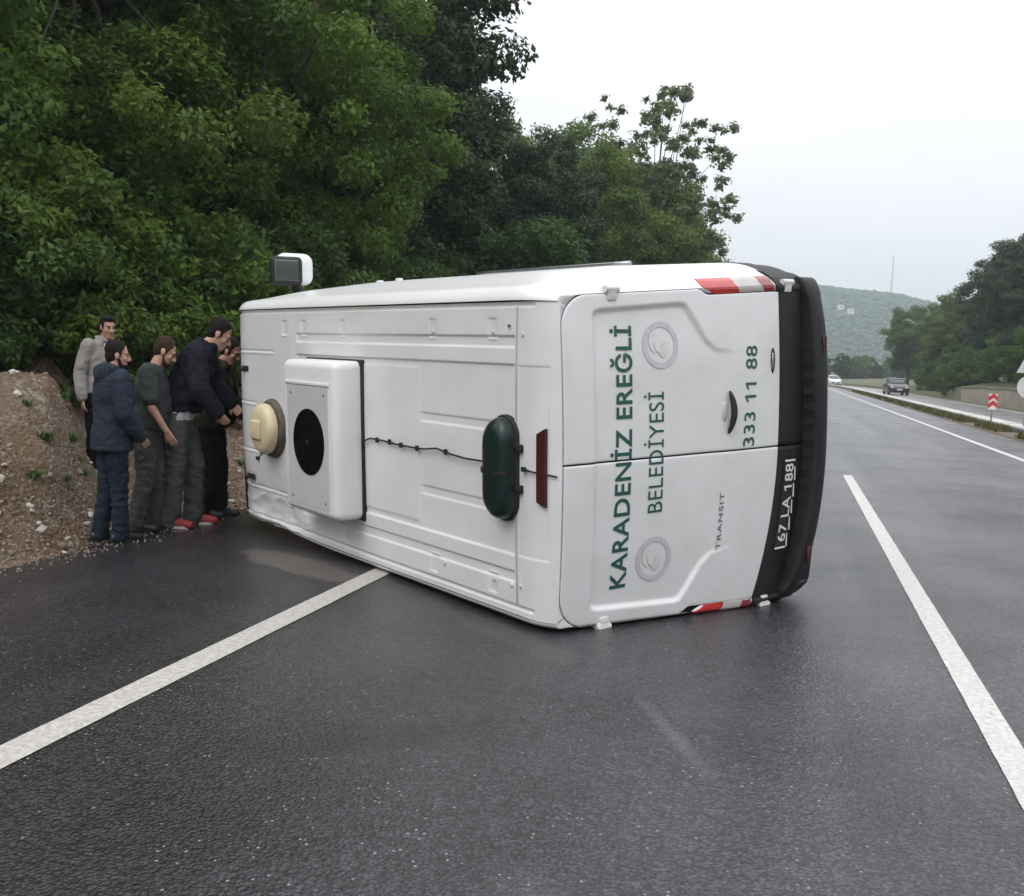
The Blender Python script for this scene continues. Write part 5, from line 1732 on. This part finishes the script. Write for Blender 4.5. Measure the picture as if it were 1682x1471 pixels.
    for s, k in ((-1, 'L'), (1, 'R')):
        sp_, ep, wp = Vector(J['sh' + k]), Vector(J['el' + k]), Vector(J['wr' + k])
        cap(mb, ch + Vector((s * .06, 0, .05)), sp_, .09, .064 + b * .8)
        if tp.get('short'):
            chain(mb, [sp_, sp_.lerp(ep, .72)], [.067 + b * .6, .064 + b * .8])
        else:
            chain(mb, [sp_, sp_.lerp(ep, .5), ep, ep.lerp(wp, .55), wp - (wp - ep).normalized() * .005], [.066 + b * .8, .064 + b, .057 + b, .052 + b, .045 + b * .7])
    if tp.get('hood'):
        hb = nk + Vector((0, -.105, -.015))
        mb.ell(hb, (.125, .062, .085)); mb.ell(nk + Vector((0, -.05, .03)), (.105, .085, .045))
        for s in (-1, 1): cap(mb, nk + Vector((s * .085, -.03, .025)), nk + Vector((s * .045, .085, -.045)), .035, .025)
    elif tp.get('collar'):
        for s in (-1, 1): cap(mb, nk + Vector((s * .062, -.045, .035)), nk + Vector((s * .04, .075, .0)), .024, .02)
        cap(mb, nk + Vector((-.06, -.06, .035)), nk + Vector((.06, -.06, .035)), .026)
    if tp.get('belly'): mb.ell(wa + Vector((0, .045, .02)), (.16, .13, .17))
    top = link(tp['name'], folds(remeshed(mb, .010, 3), tp.get('fold', .011), 6.5, spec['seed'] + 7, 1.2), tp['mat'], root)
    return root, H, top

def cloth(name, c, v, **k): return mat(name, c, 0.9, spec=0.15, var=v, var_scale=7, bump=0.25, bump_scale=220, **k)
M_NAVY = cloth('cloth_navy', (0.020, 0.027, 0.042), (0.029, 0.037, 0.054))
M_NAVYT = cloth('cloth_navy_trousers', (0.013, 0.018, 0.031), (0.021, 0.028, 0.044))
M_CHARC = cloth('cloth_charcoal', (0.038, 0.042, 0.043), (0.052, 0.056, 0.057))
M_JEAN = cloth('cloth_grey_jeans', (0.050, 0.049, 0.052), (0.082, 0.080, 0.080))
M_JEAN2 = cloth('cloth_grey_jeans_light', (0.060, 0.060, 0.060), (0.10, 0.10, 0.097))
M_BLACKJ = cloth('cloth_black', (0.010, 0.011, 0.018), (0.017, 0.018, 0.027))
M_BLACKT = cloth('cloth_black_trousers', (0.008, 0.008, 0.010), (0.014, 0.014, 0.016))
M_CAMO = cloth('cloth_camouflage', (0.040, 0.042, 0.025), (0.013, 0.014, 0.010))
M_GREYJ = cloth('cloth_light_grey', (0.26, 0.24, 0.225), (0.32, 0.30, 0.285))
M_WHITEC = cloth('cloth_white', (0.62, 0.63, 0.66), (0.5, 0.51, 0.54))
M_SHOEB = mat('shoe_black', (0.012, 0.012, 0.013), 0.5)
M_SHOER = mat('shoe_red', (0.38, 0.045, 0.04), 0.6, var=(0.30, 0.03, 0.03), var_scale=20)
M_SHOEG = mat('shoe_grey', (0.35, 0.36, 0.37), 0.6)
M_SOLEW = mat('sole_white', (0.55, 0.52, 0.50), 0.7)

# facing angle: local +y towards image right and a little away
FR = math.degrees(math.atan2(0.2638, 0.9646)) - 90      # facing along the picture's right
def stand(**k):
    J = dict(pelvis=(0, 0, .95), waist=(0, .01, 1.10), chest=(0, 0, 1.29), neck=(0, 0, 1.47), head=(0, .03, 1.615), look=(0, 1, -.1),
             shL=(-.185, 0, 1.41), shR=(.185, 0, 1.41), elL=(-.24, -.03, 1.13), elR=(.24, -.03, 1.13), wrL=(-.24, .06, .90), wrR=(.24, .06, .90),
             hipL=(-.085, 0, .90), hipR=(.085, 0, .90), knL=(-.095, .02, .49), knR=(.095, .02, .49), anL=(-.10, -.01, .085), anR=(.10, -.01, .085))
    J.update(k); return J

# man in navy hooded jacket, back to the camera, looking along to the right
J = stand(head=(0, .05, 1.60), look=(.45, 1, -.12), neck=(0, .005, 1.455), shL=(-.18, .0, 1.395), shR=(.185, .0, 1.395), chest=(0, 0, 1.27), elR=(.245, .0, 1.12), wrR=(.22, .17, .93), elL=(-.24, .02, 1.12), wrL=(-.2, .18, .95),
          hipR=(.08, 0, .9), knR=(.085, .04, .49), anR=(.095, .05, .085), knL=(-.09, .0, .49), anL=(-.10, -.06, .085))
gz = float(road_z(-5.05))
person('bearded man in a navy hooded jacket and dark blue trousers beside the gravel heap', (-5.05, 6.74, gz + .002), FR + 46, J,
       dict(skin=M_SKIN[0], hair=M_HAIRD, beard=1, seed=1, trousers=dict(mat=M_NAVYT, fat=.006), shoe=M_SHOEB, sole=M_SHOEB,
            top=dict(name='hooded_jacket', mat=M_NAVY, fat=.028, hood=True, hem=(0, .0, .80))), scale=.915)

# man in grey t-shirt, bowed head, bare arm hanging forward
J = stand(pelvis=(0, -.04, .94), waist=(0, .02, 1.09), chest=(0, .015, 1.28), neck=(0, .05, 1.45), head=(0, .135, 1.575), look=(0, 1, -.55), tilt=6,
          shL=(-.19, .03, 1.39), shR=(.19, .02, 1.39), elR=(.25, .06, 1.10), wrR=(.21, .19, .90), hdR=(-.1, .5, -.8), elL=(-.25, .03, 1.10), wrL=(-.22, .10, .88),
          hipL=(-.085, -.03, .9), hipR=(.085, -.03, .9), knR=(.10, -.01, .48), anR=(.12, -.10, .085), knL=(-.09, .05, .48), anL=(-.10, .03, .085))
person('stout bearded man in a charcoal t-shirt and grey jeans with head bowed', (-5.10, 7.30, gz + .002), FR + 8, J,
       dict(skin=M_SKIN[1], hair=M_HAIRB, beard=.3, seed=2, curl=28, trousers=dict(mat=M_JEAN, fat=.016), shoe=M_SHOEB, sole=M_SHOEB,
            top=dict(name='t_shirt', mat=M_CHARC, fat=.024, short=True, belly=True, hem=(0, .0, .90))), scale=.955)

# man in black jacket leaning over, grey trousers, red trainers
J = stand(pelvis=(0, -.09, .95), waist=(0, -.01, 1.10), chest=(0, .07, 1.29), neck=(0, .17, 1.45), head=(0, .285, 1.55), look=(0, 1, -.62), tilt=22,
          shL=(-.19, .13, 1.40), shR=(.19, .12, 1.40), elR=(.26, .16, 1.12), wrR=(.20, .30, .95), elL=(-.25, .2, 1.14), wrL=(-.17, .36, 1.0),
          hipL=(-.085, -.07, .9), hipR=(.085, -.08, .9), knR=(.11, -.06, .48), anR=(.12, -.10, .085), knL=(-.10, .06, .49), anL=(-.11, .06, .085), toeL=(-.15, 1, 0), toeR=(.2, 1, 0))
r3, H3, top3 = person('man in a black jacket, grey jeans and red trainers leaning towards the van', (-4.96, 7.60, float(road_z(-4.96)) + .002), FR + 6, J,
       dict(skin=M_SKIN[1], hair=M_HAIRD, beard=0, seed=3, trousers=dict(mat=M_JEAN2, fat=.018), shoe=M_SHOER, sole=M_SOLEW,
            top=dict(name='jacket', mat=M_BLACKJ, fat=.024, collar=True, hem=(0, -.04, .93), fold=.014)), scale=1.075)
mb = MB(); slab(mb, [((0, -.09, .86), .195, .145, 0), ((0, -.08, .92), .195, .148, 0), ((0, -.06, .97), .18, .135, 0)])
link('shirt_tail', folds(remeshed(mb, .010, 2), .008, 9, 5), M_WHITEC, r3)

# man in camouflage jacket at the van's front edge
J = stand(pelvis=(0, -.02, .95), chest=(0, .06, 1.29), neck=(0, .11, 1.45), head=(0, .20, 1.575), look=(.1, 1, -.5), tilt=12, shL=(-.185, .08, 1.40), shR=(.185, .07, 1.40),
          elR=(.24, .10, 1.12), wrR=(.2, .27, .96), elL=(-.24, .12, 1.12), wrL=(-.2, .3, .98), knR=(.095, .05, .49), anR=(.10, -.02, .085), anL=(-.1, .08, .085), knL=(-.09, .08, .49))
person('man in an olive camouflage jacket and black trousers against the front of the van', (-5.06, 8.15, float(road_z(-5.06)) + .002), FR - 4, J,
       dict(skin=M_SKIN[0], hair=M_HAIRD, beard=0, seed=4, trousers=dict(mat=M_BLACKT, fat=.008), shoe=M_SHOEB, sole=M_SHOEB,
            top=dict(name='camouflage_jacket', mat=M_CAMO, fat=.030, collar=True, hem=(0, .0, .86))), scale=.97)

# man in light grey jacket behind the heap, arms at his sides
J = stand(look=(.25, 1, -.16), chest=(0, .03, 1.29), neck=(0, .07, 1.465), head=(0, .125, 1.605), tilt=7, shL=(-.185, .04, 1.41), shR=(.185, .03, 1.41), elR=(.25, -.04, 1.13), wrR=(.26, .02, .88), elL=(-.25, -.03, 1.13), wrL=(-.24, .05, .89))
bx0, by0 = -6.80, 8.88
r5, H5, top5 = person('man in a light grey jacket over a white shirt with black trousers behind the heap', (bx0, by0, ground_at(bx0, by0) + .005), FR - 30, J,
       dict(skin=M_SKIN[0], hair=M_HAIRD, fringe=True, seed=5, trousers=dict(mat=M_BLACKT, fat=.004), shoe=M_SHOEG, sole=M_SOLEW,
            top=dict(name='jacket', mat=M_GREYJ, fat=.012, collar=True, hem=(0, 0, .93), fold=.012)), scale=.985)
mb = MB()
slab(mb, [((0, .10, 1.0), .035, .062, 0), ((0, .115, 1.2), .048, .062, 0), ((0, .125, 1.36), .058, .050, 0), ((0, .105, 1.475), .062, .045, 0)])
link('shirt', remeshed(mb, .009, 2), M_WHITEC, r5)

# ================================================================== haze in the valley air
hz = bpy.data.materials.new('haze'); hz.use_nodes = True
t = hz.node_tree
for n in list(t.nodes): t.nodes.remove(n)
o_ = t.nodes.new('ShaderNodeOutputMaterial'); pv = t.nodes.new('ShaderNodeVolumePrincipled')
pv.inputs['Color'].default_value = (0.80, 0.90, 1.0, 1)
pv.inputs['Density'].default_value = 0.00062
pv.inputs['Anisotropy'].default_value = 0.2
t.links.new(pv.outputs[0], o_.inputs['Volume'])
tag(MB().box((60, 600, 58.5), (1500, 1480, 121)).build('haze', hz), kind='stuff')
